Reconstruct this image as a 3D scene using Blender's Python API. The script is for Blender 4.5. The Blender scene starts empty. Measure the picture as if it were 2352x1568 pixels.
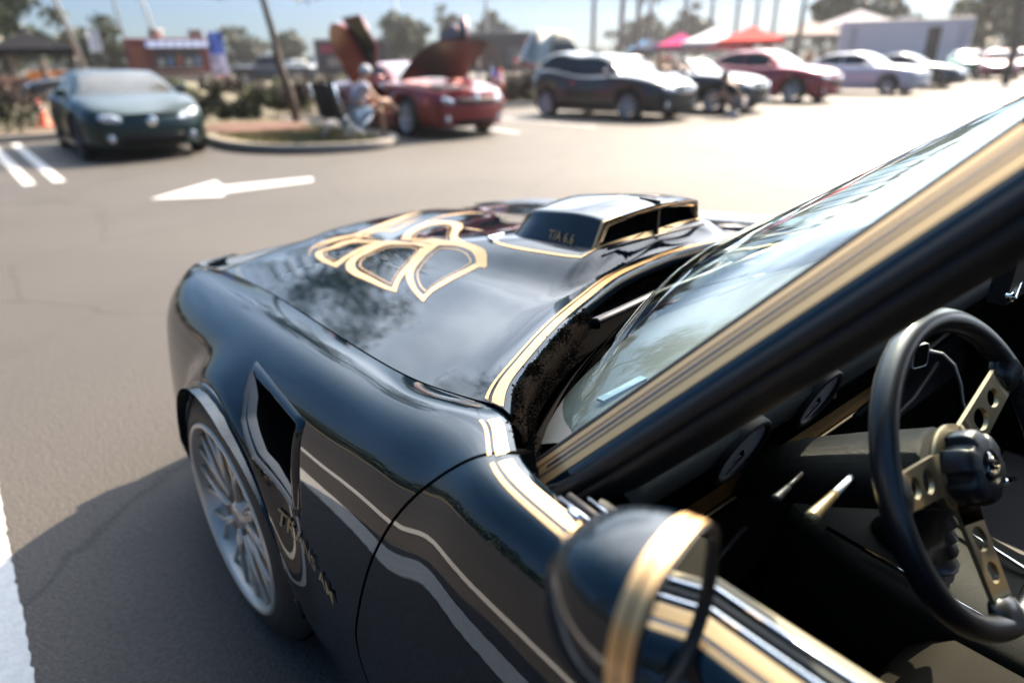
import bpy, bmesh, math, random
import numpy as np
from mathutils import Vector, Matrix
S = bpy.context.scene
C = bpy.context.scene.collection
PI = math.pi
# ------------------------------------------------------------------ camera
cam = bpy.data.cameras.new('camera'); camo = bpy.data.objects.new('camera', cam); C.objects.link(camo)
S.camera = camo
YAW, PITCH, ROLL, CP = math.radians(39.34), math.radians(22.87), math.radians(-1.01), np.array([-1.245, -1.369, 1.330])
FW = np.array([math.sin(YAW)*math.cos(PITCH), math.cos(YAW)*math.cos(PITCH), -math.sin(PITCH)])
RT0 = np.array([math.cos(YAW), -math.sin(YAW), 0]); UP0 = np.cross(RT0, FW)
RT = RT0*math.cos(ROLL)+UP0*math.sin(ROLL); UPV = -RT0*math.sin(ROLL)+UP0*math.cos(ROLL)
M = Matrix([[RT[i], UPV[i], -FW[i], CP[i]] for i in range(3)]+[[0, 0, 0, 1]])
camo.matrix_world = M
cam.sensor_width = 36; cam.lens = 36*1526/2352; cam.clip_start = .02; cam.clip_end = 2000
cam.dof.use_dof = True; cam.dof.focus_distance = 1.06; cam.dof.aperture_fstop = 1.75; cam.dof.aperture_blades = 0
# ------------------------------------------------------------------ sun, sky, exposure
SUN_AZ, SUN_EL = math.radians(72), math.radians(42)      # azimuth clockwise from +y
sun = bpy.data.lights.new('sun', 'SUN'); suno = bpy.data.objects.new('sun', sun); C.objects.link(suno)
sd = Vector((math.sin(SUN_AZ)*math.cos(SUN_EL), math.cos(SUN_AZ)*math.cos(SUN_EL), math.sin(SUN_EL)))
suno.rotation_euler = sd.to_track_quat('Z', 'Y').to_euler(); suno.location = (20, 5, 20)
sun.energy = 3.7; sun.angle = math.radians(.55); sun.color = (1, .82, .61)
W = bpy.data.worlds.new('World'); S.world = W; W.use_nodes = True
nt = W.node_tree; nt.nodes.clear()
def N(nt, t, **k):
    n = nt.nodes.new(t)
    for a, b in k.items():
        if a in n.inputs: n.inputs[a].default_value = b
        else: setattr(n, a, b)
    return n
out = N(nt, 'ShaderNodeOutputWorld'); bg = N(nt, 'ShaderNodeBackground'); bg.inputs['Strength'].default_value = .05
sky = N(nt, 'ShaderNodeTexSky'); sky.sky_type = 'NISHITA'; sky.sun_disc = False
sky.sun_elevation = SUN_EL; sky.sun_rotation = SUN_AZ; sky.air_density = 1.0; sky.dust_density = .5; sky.ozone_density = 1.5
tc = N(nt, 'ShaderNodeTexCoord'); sep = N(nt, 'ShaderNodeSeparateXYZ'); nt.links.new(tc.outputs['Generated'], sep.inputs[0])
mx = N(nt, 'ShaderNodeMath', operation='MAXIMUM'); nt.links.new(sep.outputs['Z'], mx.inputs[0]); mx.inputs[1].default_value = .0
ad = N(nt, 'ShaderNodeMath', operation='ADD'); nt.links.new(mx.outputs[0], ad.inputs[0]); ad.inputs[1].default_value = .22
dx = N(nt, 'ShaderNodeMath', operation='DIVIDE'); dy = N(nt, 'ShaderNodeMath', operation='DIVIDE')
nt.links.new(sep.outputs['X'], dx.inputs[0]); nt.links.new(ad.outputs[0], dx.inputs[1])
nt.links.new(sep.outputs['Y'], dy.inputs[0]); nt.links.new(ad.outputs[0], dy.inputs[1])
cb = N(nt, 'ShaderNodeCombineXYZ'); nt.links.new(dx.outputs[0], cb.inputs[0]); nt.links.new(dy.outputs[0], cb.inputs[1])
nz = N(nt, 'ShaderNodeTexNoise', Scale=.95, Detail=9.0, Roughness=.58, Distortion=.35); nt.links.new(cb.outputs[0], nz.inputs['Vector'])
cr = N(nt, 'ShaderNodeValToRGB'); cr.color_ramp.elements[0].position = .22; cr.color_ramp.elements[1].position = .52
nt.links.new(nz.outputs['Fac'], cr.inputs[0])
zr = N(nt, 'ShaderNodeMapRange', interpolation_type='SMOOTHSTEP'); nt.links.new(sep.outputs['Z'], zr.inputs[0]); zr.inputs[1].default_value = .07; zr.inputs[2].default_value = .17
mcl = N(nt, 'ShaderNodeMath', operation='MULTIPLY'); nt.links.new(cr.outputs[0], mcl.inputs[0]); nt.links.new(zr.outputs[0], mcl.inputs[1])
mxc = N(nt, 'ShaderNodeMix', data_type='RGBA'); pass
tn = N(nt, 'ShaderNodeMix', data_type='RGBA', blend_type='MULTIPLY'); tn.inputs['Factor'].default_value = 1; tn.inputs['B'].default_value = (.22, .285, .40, 1); nt.links.new(sky.outputs[0], tn.inputs['A']); nt.links.new(tn.outputs['Result'], mxc.inputs['A'])
# clouds: lit white, brighter toward the sun like the sky around them
hs = N(nt, 'ShaderNodeHueSaturation', Saturation=.4, Value=.2); nt.links.new(sky.outputs[0], hs.inputs['Color'])
ac = N(nt, 'ShaderNodeMix', data_type='RGBA', blend_type='ADD'); ac.inputs['Factor'].default_value = 1
nt.links.new(hs.outputs[0], ac.inputs['A']); dt = N(nt, 'ShaderNodeVectorMath', operation='DOT_PRODUCT'); nt.links.new(tc.outputs['Generated'], dt.inputs[0]); dt.inputs[1].default_value = tuple(sd)
dm = N(nt, 'ShaderNodeMath', operation='MAXIMUM'); nt.links.new(dt.outputs['Value'], dm.inputs[0]); dm.inputs[1].default_value = 0
dp = N(nt, 'ShaderNodeMath', operation='POWER'); nt.links.new(dm.outputs[0], dp.inputs[0]); dp.inputs[1].default_value = 3.4
dk = N(nt, 'ShaderNodeMath', operation='MULTIPLY_ADD'); nt.links.new(dp.outputs[0], dk.inputs[0]); dk.inputs[1].default_value = 36; dk.inputs[2].default_value = .0
cvr = N(nt, 'ShaderNodeMapRange'); nt.links.new(dt.outputs['Value'], cvr.inputs[0]); cvr.inputs[1].default_value = -.1; cvr.inputs[2].default_value = .65; cvr.inputs[3].default_value = .22; cvr.inputs[4].default_value = 1.; mc2 = N(nt, 'ShaderNodeMath', operation='MULTIPLY'); nt.links.new(mcl.outputs[0], mc2.inputs[0]); nt.links.new(cvr.outputs[0], mc2.inputs[1]); nt.links.new(mc2.outputs[0], mxc.inputs['Factor'])
cc_ = N(nt, 'ShaderNodeCombineColor'); [nt.links.new(dk.outputs[0], cc_.inputs[i]) for i in range(3)]; cbl = N(nt, 'ShaderNodeMix', data_type='RGBA', blend_type='ADD'); cbl.inputs['Factor'].default_value = 1; nt.links.new(cc_.outputs[0], cbl.inputs['A']); cbl.inputs['B'].default_value = (.2, 1.4, 3.1, 1); nt.links.new(cbl.outputs['Result'], ac.inputs['B'])
nt.links.new(ac.outputs['Result'], mxc.inputs['B'])
nt.links.new(mxc.outputs['Result'], bg.inputs['Color']); nt.links.new(bg.outputs[0], out.inputs['Surface'])
S.view_settings.view_transform = 'Standard'; S.view_settings.look = 'None'; S.view_settings.gamma = 1
S.view_settings.use_curve_mapping = False; S.view_settings.exposure = 2.38
try:
    S.cycles.use_denoising = True; S.cycles.denoiser = 'OPENIMAGEDENOISE'
    S.cycles.max_bounces = 8; S.cycles.transparent_max_bounces = 12; S.cycles.caustics_reflective = False; S.cycles.caustics_refractive = False
    S.cycles.sample_clamp_indirect = 6; S.cycles.sample_clamp_direct = 0
except Exception: pass
def ray(px, py): return FW*1526+RT*(px-1176)+UPV*(784-py)
def on(px, py, ax, v):
    d = ray(px, py); i = 'xyz'.index(ax); return CP+d*((v-CP[i])/d[i])
def bear(px, dist):                       # ground point in the direction of picture column px, dist metres off
    r = ray(px, 135); h = np.array([r[0], r[1]]); h /= np.linalg.norm(h); return CP[0]+h[0]*dist, CP[1]+h[1]*dist
def yawto(px):
    r = ray(px, 135); return math.atan2(r[0], r[1])
# ------------------------------------------------------------------ materials
MATS = {}
def mat(name, col, rough=.5, metal=0., coat=0., spec=.5, var=0., vscale=8., bump=0., bscale=60., col2=None, flake=0., alpha=None, emit=None, coatr=.03, sheen=0., stretch=None, detail=6.):
    if name in MATS: return MATS[name]
    m = bpy.data.materials.new(name); m.use_nodes = True; t = m.node_tree; b = t.nodes['Principled BSDF']
    b.inputs['Base Color'].default_value = (*col, 1); b.inputs['Roughness'].default_value = rough; b.inputs['Metallic'].default_value = metal
    b.inputs['Coat Weight'].default_value = coat; b.inputs['Coat Roughness'].default_value = coatr; b.inputs['Specular IOR Level'].default_value = spec
    if sheen: b.inputs['Sheen Weight'].default_value = sheen
    geo = N(t, 'ShaderNodeNewGeometry'); src = geo.outputs['Position']
    if stretch:
        mp = N(t, 'ShaderNodeMapping'); mp.inputs['Scale'].default_value = stretch; t.links.new(src, mp.inputs[0]); src = mp.outputs[0]
    if var or col2:
        n = N(t, 'ShaderNodeTexNoise', Scale=vscale, Detail=detail, Roughness=.6); t.links.new(src, n.inputs['Vector'])
        r = N(t, 'ShaderNodeValToRGB'); r.color_ramp.elements[0].position = .35; r.color_ramp.elements[1].position = .65
        c2 = col2 if col2 else tuple(max(0, c*(1-var)) for c in col); c1 = col if col2 else tuple(c*(1+var) for c in col)
        r.color_ramp.elements[0].color = (*c2, 1); r.color_ramp.elements[1].color = (*c1, 1)
        t.links.new(n.outputs['Fac'], r.inputs[0]); t.links.new(r.outputs[0], b.inputs['Base Color'])
    if bump:
        n2 = N(t, 'ShaderNodeTexNoise', Scale=bscale, Detail=5.); t.links.new(src, n2.inputs['Vector'])
        bp = N(t, 'ShaderNodeBump', Strength=bump, Distance=.01); t.links.new(n2.outputs['Fac'], bp.inputs['Height']); t.links.new(bp.outputs[0], b.inputs['Normal'])
    if flake:
        v = N(t, 'ShaderNodeTexVoronoi', Scale=900.); t.links.new(src, v.inputs['Vector'])
        r = N(t, 'ShaderNodeMapRange'); r.inputs['From Min'].default_value = .0; r.inputs['From Max'].default_value = 1; r.inputs['To Min'].default_value = rough*.7; r.inputs['To Max'].default_value = min(1, rough*1.3)
        sp = N(t, 'ShaderNodeSeparateXYZ'); t.links.new(v.outputs['Color'], sp.inputs[0]); t.links.new(sp.outputs[0], r.inputs[0]); t.links.new(r.outputs[0], b.inputs['Roughness'])
    if emit:
        b.inputs['Emission Color'].default_value = (*emit[0], 1); b.inputs['Emission Strength'].default_value = emit[1]
    MATS[name] = m; return m
def glassmat(name, tint, dark=0.):
    if name in MATS: return MATS[name]
    m = bpy.data.materials.new(name); m.use_nodes = True; t = m.node_tree; t.nodes.clear()
    o = N(t, 'ShaderNodeOutputMaterial'); mix = N(t, 'ShaderNodeMixShader'); tr = N(t, 'ShaderNodeBsdfTransparent'); gl = N(t, 'ShaderNodeBsdfGlossy')
    tr.inputs['Color'].default_value = (*tint, 1); gl.inputs['Roughness'].default_value = 0.0; gl.inputs['Color'].default_value = (.82, .95, 1, 1)
    fr = N(t, 'ShaderNodeFresnel', IOR=1.6); ge = N(t, 'ShaderNodeNewGeometry'); mr = N(t, 'ShaderNodeMapRange'); mr.inputs['To Min'].default_value = 1.6; mr.inputs['To Max'].default_value = 1/1.6; t.links.new(ge.outputs['Backfacing'], mr.inputs[0]); t.links.new(mr.outputs[0], fr.inputs['IOR']); ml = N(t, 'ShaderNodeMath', operation='MULTIPLY'); ml.inputs[1].default_value = 1.25; ml.use_clamp = True
    t.links.new(fr.outputs[0], ml.inputs[0]); t.links.new(ml.outputs[0], mix.inputs[0]); t.links.new(tr.outputs[0], mix.inputs[1]); t.links.new(gl.outputs[0], mix.inputs[2])
    t.links.new(mix.outputs[0], o.inputs['Surface']); MATS[name] = m; return m
GOLDT = mat('gold_lettering_vinyl', (.34, .215, .095), .5, 0, 0, .3)
PAINT = mat('black_metallic_paint', (.002, .007, .012), .5, 0, 1.0, .0, coatr=.012)
for _n in [PAINT.node_tree.nodes['Principled BSDF']]: _n.inputs['Coat IOR'].default_value = 1.58
GOLD = mat('gold_stripe_vinyl', (.60, .385, .185), .42, .82, .1, coatr=.12)
GOLDM = mat('gold_anodised_metal', (.50, .36, .20), .32, .85)
BLK = mat('black_rubber', (.006, .006, .007), .55, 0, 0, .4)
BLKP = mat('black_vinyl_plastic', (.006, .006, .007), .45, 0, 0, .25, bump=.15, bscale=900)
BLKM = mat('matte_black', (.003, .003, .003), .9, 0, 0, .0)
CHROME = mat('chrome', (.75, .76, .78), .08, 1)
ALU = mat('polished_aluminium', (.56, .51, .455), .34, .55)
LEATHER = mat('black_leather', (.007, .007, .010), .36, 0, .45, .5, bump=.08, bscale=900, coatr=.18)
CRACK = mat('crackle_black_paint', (.006, .0058, .005), .42, .0, 0, .22, bump=.9, bscale=1100)
FELT = mat('frayed_black_foam', (.006, .0052, .0046), .95, 0, 0, .0, bump=.35, bscale=700)
TAN = mat('tan_vinyl', (.34, .27, .17), .5, 0, 0, .4, bump=.1, bscale=500)
GLASS = glassmat('clear_glass', (.80, .90, .90))
TYRE = mat('tyre_rubber', (.012, .012, .013), .62, 0, 0, .4, var=.2, vscale=30)
# ------------------------------------------------------------------ mesh helpers
def mesh(name, v, f, m, parent=None, smooth=True, mi=None):
    me = bpy.data.meshes.new(name); me.from_pydata([tuple(map(float, p)) for p in v], [], f); me.update()
    for x in (m if isinstance(m, (list, tuple)) else [m]): me.materials.append(x)
    if mi is not None: me.polygons.foreach_set('material_index', mi)
    if smooth: me.polygons.foreach_set('use_smooth', [True]*len(me.polygons))
    o = bpy.data.objects.new(name, me); C.objects.link(o)
    if parent is not None: o.parent = parent
    return o
def tag(o, label=None, cat=None, group=None, kind=None):
    if label: o['label'] = label
    if cat: o['category'] = cat
    if group: o['group'] = group
    if kind: o['kind'] = kind
    return o
def empty(name, label, cat, loc=(0, 0, 0), rz=0, group=None):
    o = bpy.data.objects.new(name, None); C.objects.link(o); o.location = loc; o.rotation_euler = (0, 0, rz); o.empty_display_size = .2
    return tag(o, label, cat, group)
class MB:
    def __init__(s): s.v = []; s.f = []; s.mi = []
    def add(s, v, f, k=0):
        b = len(s.v); s.v += [tuple(map(float, p)) for p in v]; s.f += [tuple(i+b for i in q) for q in f]; s.mi += [k]*len(f); return s
    def grid(s, P, k=0, closeu=False, closev=False):
        nu = len(P); nv = len(P[0]); v = [p for r in P for p in r]; f = []
        for i in range(nu if closeu else nu-1):
            for j in range(nv if closev else nv-1):
                a = i*nv+j; b = i*nv+(j+1) % nv; c = ((i+1) % nu)*nv+(j+1) % nv; d = ((i+1) % nu)*nv+j; f.append((a, b, c, d))
        return s.add(v, f, k)
    def box(s, lo, hi, k=0, R=None, o=(0, 0, 0)):
        x0, y0, z0 = lo; x1, y1, z1 = hi
        v = [(x0, y0, z0), (x1, y0, z0), (x1, y1, z0), (x0, y1, z0), (x0, y0, z1), (x1, y0, z1), (x1, y1, z1), (x0, y1, z1)]
        if R is not None: v = [tuple(R @ Vector(p)+Vector(o)) for p in v]
        return s.add(v, [(0, 3, 2, 1), (4, 5, 6, 7), (0, 1, 5, 4), (1, 2, 6, 5), (2, 3, 7, 6), (3, 0, 4, 7)], k)
    def tube(s, P, r, n=10, k=0, cap=True, closed=False):
        P = [np.array(p, float) for p in P]; m = len(P); R = r if hasattr(r, '__len__') else [r]*m; rings = []; u = None
        for i in range(m):
            if closed: t = P[(i+1) % m]-P[i-1]
            else: t = P[min(i+1, m-1)]-P[max(i-1, 0)]
            t = t/(np.linalg.norm(t)+1e-12)
            if u is None:
                a = np.array([0, 0, 1.]) if abs(t[2]) < .9 else np.array([1., 0, 0]); u = np.cross(t, a)
            u = u-t*(u@t); u /= np.linalg.norm(u)+1e-12; w = np.cross(t, u)
            rings.append([P[i]+R[i]*(u*math.cos(q)+w*math.sin(q)) for q in np.linspace(0, 2*PI, n, endpoint=False)])
        b = len(s.v); s.grid(rings, k, closeu=closed, closev=True)
        if cap and not closed:
            s.f += [tuple(b+i for i in range(n))[::-1], tuple(b+(m-1)*n+i for i in range(n))]; s.mi += [k, k]
        return s
    def lathe(s, prof, c=(0, 0, 0), ax='x', n=32, k=0):
        rows = []
        for (d, r) in prof:
            row = []
            for q in np.linspace(0, 2*PI, n, endpoint=False):
                a, b = r*math.cos(q), r*math.sin(q)
                p = dict(x=(d, a, b), y=(a, d, b), z=(a, b, d))[ax]; row.append(np.array(p)+np.array(c))
            rows.append(row)
        return s.grid(rows, k, closev=True)
    def build(s, name, m, parent=None, smooth=True): return mesh(name, s.v, s.f, m, parent, smooth, s.mi)
def sharp(o, ang=35):
    me = o.data; a = math.radians(ang)
    bm = bmesh.new(); bm.from_mesh(me); bmesh.ops.remove_doubles(bm, verts=bm.verts, dist=1e-5)
    bmesh.ops.recalc_face_normals(bm, faces=bm.faces)
    for e in bm.edges:
        if len(e.link_faces) == 2 and e.calc_face_angle(0) > a: e.smooth = False
    bm.to_mesh(me); bm.free(); me.update(); return o
def bevel(o, w=.01, seg=2):
    md = o.modifiers.new('bevel', 'BEVEL'); md.width = w; md.segments = seg; md.limit_method = 'ANGLE'; return o
def textmesh(s, size, bold=0., sp=1.0):
    c = bpy.data.curves.new('t', 'FONT'); c.body = s; c.size = size; c.offset = bold; c.space_character = sp; c.resolution_u = 3
    o = bpy.data.objects.new('t', c); C.objects.link(o); dg = bpy.context.evaluated_depsgraph_get(); dg.update()
    me = bpy.data.meshes.new_from_object(o.evaluated_get(dg)); v = [tuple(p.co) for p in me.vertices]; f = [tuple(p.vertices) for p in me.polygons]
    bpy.data.objects.remove(o); bpy.data.curves.remove(c); bpy.data.meshes.remove(me); return v, f
def subtext(v, f, cuts=3):
    bm = bmesh.new(); vs = [bm.verts.new(p) for p in v]
    for q in f:
        try: bm.faces.new([vs[i] for i in q])
        except ValueError: pass
    bmesh.ops.triangulate(bm, faces=bm.faces); bmesh.ops.subdivide_edges(bm, edges=[e for e in bm.edges if e.calc_length() > .05], cuts=cuts, use_grid_fill=True); bmesh.ops.triangulate(bm, faces=bm.faces)
    bm.verts.index_update(); r = [tuple(p.co) for p in bm.verts], [tuple(w.index for w in q.verts) for q in bm.faces]; bm.free(); return r
def flattext(name, s, size, m, parent, org, ex, ey, bold=0., center=True, off=.003):
    v, f = textmesh(s, size, bold); xs = [p[0] for p in v]; cx = (min(xs)+max(xs))/2 if center else 0
    ex = np.array(ex, float); ey = np.array(ey, float); n = np.cross(ex, ey)
    return mesh(name, [np.array(org)+ex*(p[0]-cx)+ey*p[1]+n*off for p in v], f, m, parent, False)
import numpy as np
def spl(xs,ys):
    xs=np.array(xs,float);ys=np.array(ys,float)
    if xs[0]>xs[-1]: xs=xs[::-1];ys=ys[::-1]
    n=len(xs);h=np.diff(xs);A=np.eye(n);b=np.zeros(n)
    for i in range(1,n-1):
        A[i,i-1]=h[i-1];A[i,i]=2*(h[i-1]+h[i]);A[i,i+1]=h[i]
        b[i]=6*((ys[i+1]-ys[i])/h[i]-(ys[i]-ys[i-1])/h[i-1])
    m=np.linalg.solve(A,b)
    def f(x):
        x=np.clip(np.asarray(x,float),xs[0],xs[-1]);i=np.clip(np.searchsorted(xs,x)-1,0,n-2)
        hh=h[i];a=(xs[i+1]-x)/hh;c=(x-xs[i])/hh
        return a*ys[i]+c*ys[i+1]+((a**3-a)*m[i]+(c**3-c)*m[i+1])*hh*hh/6
    return f
# ---- near car, left flank; y forward, origin under front axle
w0f=spl([1.03,.91,.61,.3,.0,-.3,-.5,-.65,-.74,-.82,-.92,-1.1,-1.5,-2.5],[.655,.66,.66,.671,.694,.718,.725,.724,.738,.790,.818,.828,.826,.81])
z0f=spl([1.03,.91,.61,.3,.0,-.3,-.5,-.65,-.80,-1.1,-1.6,-2.5],[.700,.718,.745,.769,.790,.813,.832,.858,.876,.880,.872,.86])
Wf=spl([1.03,.97,.88,.75,.55,.3,.0,-.3,-.6,-1.2,-2.5],[.73,.785,.84,.885,.912,.922,.924,.924,.930,.938,.94])
FR=[0,.32,.58,.78,.90,.965,1.0,.99,.95,.9]
DZ=[0,.008,-.014,-.060,-.132,-.25,-.38,-.48]
AR=.350
YA=.030
def flank(y,u):
    """u 0..9 row parameter"""
    w0,z0,W=w0f(y),z0f(y),Wf(y)
    ws=[w0+(W-w0)*f for f in FR]; zs=[z0+d for d in DZ]+[.27,.21]
    k=range(10)
    w=float(spl(k,ws)(u));z=float(spl(k,zs)(u))
    r=np.hypot(y-YA,z-.33)
    if z>.33 or abs(y-YA)<.5:
        fl=.042*np.exp(-((r-AR)/.050)**2)
        if r<AR: fl=.042
        fl*=1-.5*float(np.clip((-.10-y)/.25,0,1))
        w+=fl*np.clip((z-.22)/.2,0,1)
    if abs(y-YA)<AR:
        zb=.33+np.sqrt(AR*AR-(y-YA)**2)
        z=max(z,zb)
    return np.array([-w,y,z])
hr=spl([0,.285,.47,.61,.70,.735],[-.452,-.492,-.562,-.635,-.700,-.745])   # hood rear edge y(x)
def hoodz(x,y):
    ax=abs(x);w=float(w0f(y))-.004;z0=float(z0f(y))
    t=min(ax/w,1)
    z=z0+(.036+.016*float(np.clip((.5-y)/.9,0,1)))*(1-t*t)+.035*(x/w+1)/2
    sm=lambda t:t*t*(3-2*t)
    z+=float(1/(1+np.exp((ax-.27)/.028)))*(.012+.056*sm(float(np.clip((.55-y)/.75,0,1)))*(1-sm(float(np.clip((-.384-y)/.034,0,1)))))
    return z
# ================================================================== NEAR CAR (black coupe), origin under the front axle, +y forward
car = empty('black_sports_coupe', 'glossy black coupe with gold pinstripes, hood scoop and open driver window in the foreground', 'car')
gdoor = spl([0, .94, 2.06, 3, 4, 4.69, 5.5, 5.94, 6.9, 9], [-.822, -.806, -.770, -.728, -.676, -.630, -.583, -.566, -.585, -.70])   # door shut line y(u)
def mir(p): return np.array([-p[0], p[1], p[2]+.035*float(np.clip((p[2]-.55)/.2, 0, 1))])
def ystations(a, b):
    ys = list(np.linspace(a, b, 96))
    return sorted(ys, reverse=True)
UU = np.concatenate([np.linspace(0, 2.4, 22), np.linspace(2.48, 5.6, 50), np.linspace(5.66, 7.0, 24), np.linspace(7.15, 9, 12)])
def vent_in(y, z, s=1.0):
    P = [(-.075, .738), (-.322, .735), (-.318, .612), (-.168, .700)]; cx = sum(p[0] for p in P)/4; cy = sum(p[1] for p in P)/4
    P = [((p[0]-cx)*s+cx, (p[1]-cy)*s+cy) for p in P]; c = False
    for i in range(4):
        (x1, y1), (x2, y2) = P[i], P[i-1]
        if (y1 > z) != (y2 > z) and y < (x2-x1)*(z-y1)/(y2-y1)+x1: c = not c
    return c
def zrow(y):      # u -> (w, z) samples for inverse lookups
    us = np.linspace(.9, 9, 90); p = [flank(y, u) for u in us]; return us, np.array([q[2] for q in p]), np.array([q[0] for q in p])
_zc = {}
def fl_yz(y, z):
    k = round(y, 3)
    if k not in _zc: _zc[k] = zrow(y)
    us, zz, xx = _zc[k]; i = np.argsort(zz); return np.array([np.interp(z, zz[i], xx[i]), y, z])
SC = np.linspace(0, 1, 230)
FEN = [[flank(1.0+(float(gdoor(u))+.003-1.0)*s, u) for s in SC] for u in UU]
for side in (0, 1):
    mb = MB(); Gd = FEN if not side else [[mir(p) for p in r] for r in FEN]
    nv = len(SC); v = [p.copy() for r in Gd for p in r]; f = []
    VP_ = [(-.075, .738), (-.322, .735), (-.318, .612), (-.168, .700)]; vc = np.mean(VP_, 0); VP_ = [vc+(np.array(q)-vc)*1.04 for q in VP_]
    for p in v:
        zz_ = p[2]-(.035*side*float(np.clip((p[2]-.55)/.2, 0, 1)))
        if -.36 < p[1] < -.04 and .58 < zz_ < .78:
            best = None
            for i in range(4):
                a_, b_ = VP_[i], VP_[(i+1) % 4]; q_ = np.array([p[1], zz_]); t_ = np.clip((q_-a_)@(b_-a_)/((b_-a_)@(b_-a_)), 0, 1); n_ = a_+(b_-a_)*t_; d_ = np.linalg.norm(q_-n_)
                if best is None or d_ < best[0]: best = (d_, n_)
            pass
    for i in range(len(UU)-1):
        for j in range(nv-1):
            a, b, c, d = i*nv+j, i*nv+j+1, (i+1)*nv+j+1, (i+1)*nv+j
            cen = (np.array(v[a])+v[c])/2
            f.append((a, b, c, d) if not side else (d, c, b, a))
    mb.add(v, f)
    sg = 1 if not side else -1
    def strip(P, d1):                                      # a folded-in flange along a panel edge
        mb.grid([P, [np.array(p)+np.array(d1)*.12 for p in P]]); mb.grid([[np.array(p)+np.array(d1)*.12 for p in P], [np.array(p)+np.array(d1) for p in P]], 1)
    strip(Gd[0], (sg*.004, 0, -.035))
    strip([r[-1] for r in Gd], (sg*.022, .004, -.006))
    o = mb.build('front_fender', [PAINT, BLKM], car)
    if side: continue
    fender = o
    PV = [(-.074, .744), (-.330, .740), (-.332, .588), (-.202, .640), (-.134, .686)]
    bm = bmesh.new(); bm.from_mesh(o.data)
    for i in range(5):
        (y1, z1), (y2, z2) = PV[i], PV[(i+1) % 5]
        fs = [q for q in bm.faces if -.36 < q.calc_center_median().y < -.05 and .58 < q.calc_center_median().z < .78]
        ge = list({e for q in fs for e in q.edges})+list({w_ for q in fs for w_ in q.verts})+fs
        bmesh.ops.bisect_plane(bm, geom=ge, dist=1e-6, plane_co=(0, y1, z1), plane_no=Vector((0, -(z2-z1), y2-y1)).normalized())
    def inpoly(y, z):
        c = False
        for i in range(5):
            (x1, y1), (x2, y2) = PV[i], PV[i-1]
            if (y1 > z) != (y2 > z) and y < (x2-x1)*(z-y1)/(y2-y1)+x1: c = not c
        return c
    bmesh.ops.delete(bm, geom=[q for q in bm.faces if q.material_index == 0 and q.calc_center_median().x < -.8 and inpoly(q.calc_center_median().y, q.calc_center_median().z)], context='FACES')
    bm.to_mesh(o.data); bm.free()
# fender stripes: bands at distance d inside the inner edge, 0.7 mm proud
def edgeband(ylo, yhi, d0, d1, name, parent, n=40, lift=.0009):
    P = []
    for d in np.linspace(d0, d1, 4):
        row = []
        for y in np.linspace(ylo, yhi, n):
            # distance from the edge measured along the section
            us = np.linspace(0, 1.4, 30); q = np.array([flank(y, u) for u in us]); L = np.concatenate([[0], np.cumsum(np.linalg.norm(np.diff(q, axis=0), axis=1))])
            u = np.interp(d, L, us); p = flank(y, u); e = .01
            nrm = np.cross(flank(y, u+e)-flank(y, max(u-e, 0)), flank(y-e, u)-flank(y+e, u)); nrm /= np.linalg.norm(nrm); nrm *= np.sign(nrm[2])
            row.append(p+nrm*lift)
        P.append(row)
    return MB().grid(P).build(name, GOLD, parent)
edgeband(-.728, -.818, .012, .034, 'pinstripe', fender, 14); edgeband(-.722, -.812, .040, .046, 'pinstripe', fender, 14)
# vent: bezel, cavity, mesh screen
def vent():
    A = [np.array(p) for p in ((-.062, .754), (-.338, .750), (-.340, .578), (-.200, .632), (-.128, .684))]
    def loop(s, off, k=10):
        c = sum(A)/5; out = []
        for i in range(5):
            for t in np.linspace(0, 1, k, endpoint=False):
                p = A[i]*(1-t)+A[(i+1) % 5]*t; q = c+(p-c)*s; b = fl_yz(q[0], q[1]); out.append(np.array([b[0]-off, q[0], q[1]]))
        return out
    mb = MB(); mb.grid([loop(1.10, -.003), loop(1.08, .002), loop(1.03, .007), loop(.98, .008), loop(.955, .003), loop(.93, -.02)], 0, closev=True)
    b = sharp(mb.build('side_vent', PAINT, car), 50)
    m2 = MB(); L0 = loop(.95, -.004)
    L1 = [np.array([-.80, p[1], p[2]]) for p in L0]; m2.grid([L0, L1], 0, closev=True); n = len(L0)
    m2.add(L1, [tuple(range(n))]); m2.build('vent_cavity', BLKM, b)
    m3 = MB()
    for i in range(8):
        y = -.13-.022*i; zb = .672-(.672-.590)*(i*.022+.13-.15)/.17
        m3.tube([(-.845, y, .735), (-.845, y, max(zb, .60)+.012)], .0022, 5)
    for i in range(5): m3.tube([(-.843, -.10-.03*i, .725-.024*i), (-.843, -.315, .725-.024*i)], .0018, 5)
    m3.build('vent_screen', BLKP, b)
vent()
# gold fender lettering
def flankmap(v, y0, u0, y1, u1, du, width):
    P = []
    for p in v:
        s = p[0]/width; y = y0+(y1-y0)*s; u = u0+(u1-u0)*s-du*p[1]; q = flank(y, u); e = .02; nr = np.cross(flank(y, u+e)-flank(y, u-e), flank(y-.004, u)-flank(y+.004, u)); nr /= np.linalg.norm(nr)+1e-12; nr *= -np.sign(nr[0]) if nr[0] else 1; P.append(q+np.array([-.0034, 0, .0020]))
    return P
v, f = subtext(*textmesh('TRANS AM', 1.0, .008, 1.0)); mxw = max(p[0] for p in v)
mesh('gold_lettering', flankmap(v, -.285, 5.22, -.485, 5.85, .30, mxw), f, GOLDT, fender, False)
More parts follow.
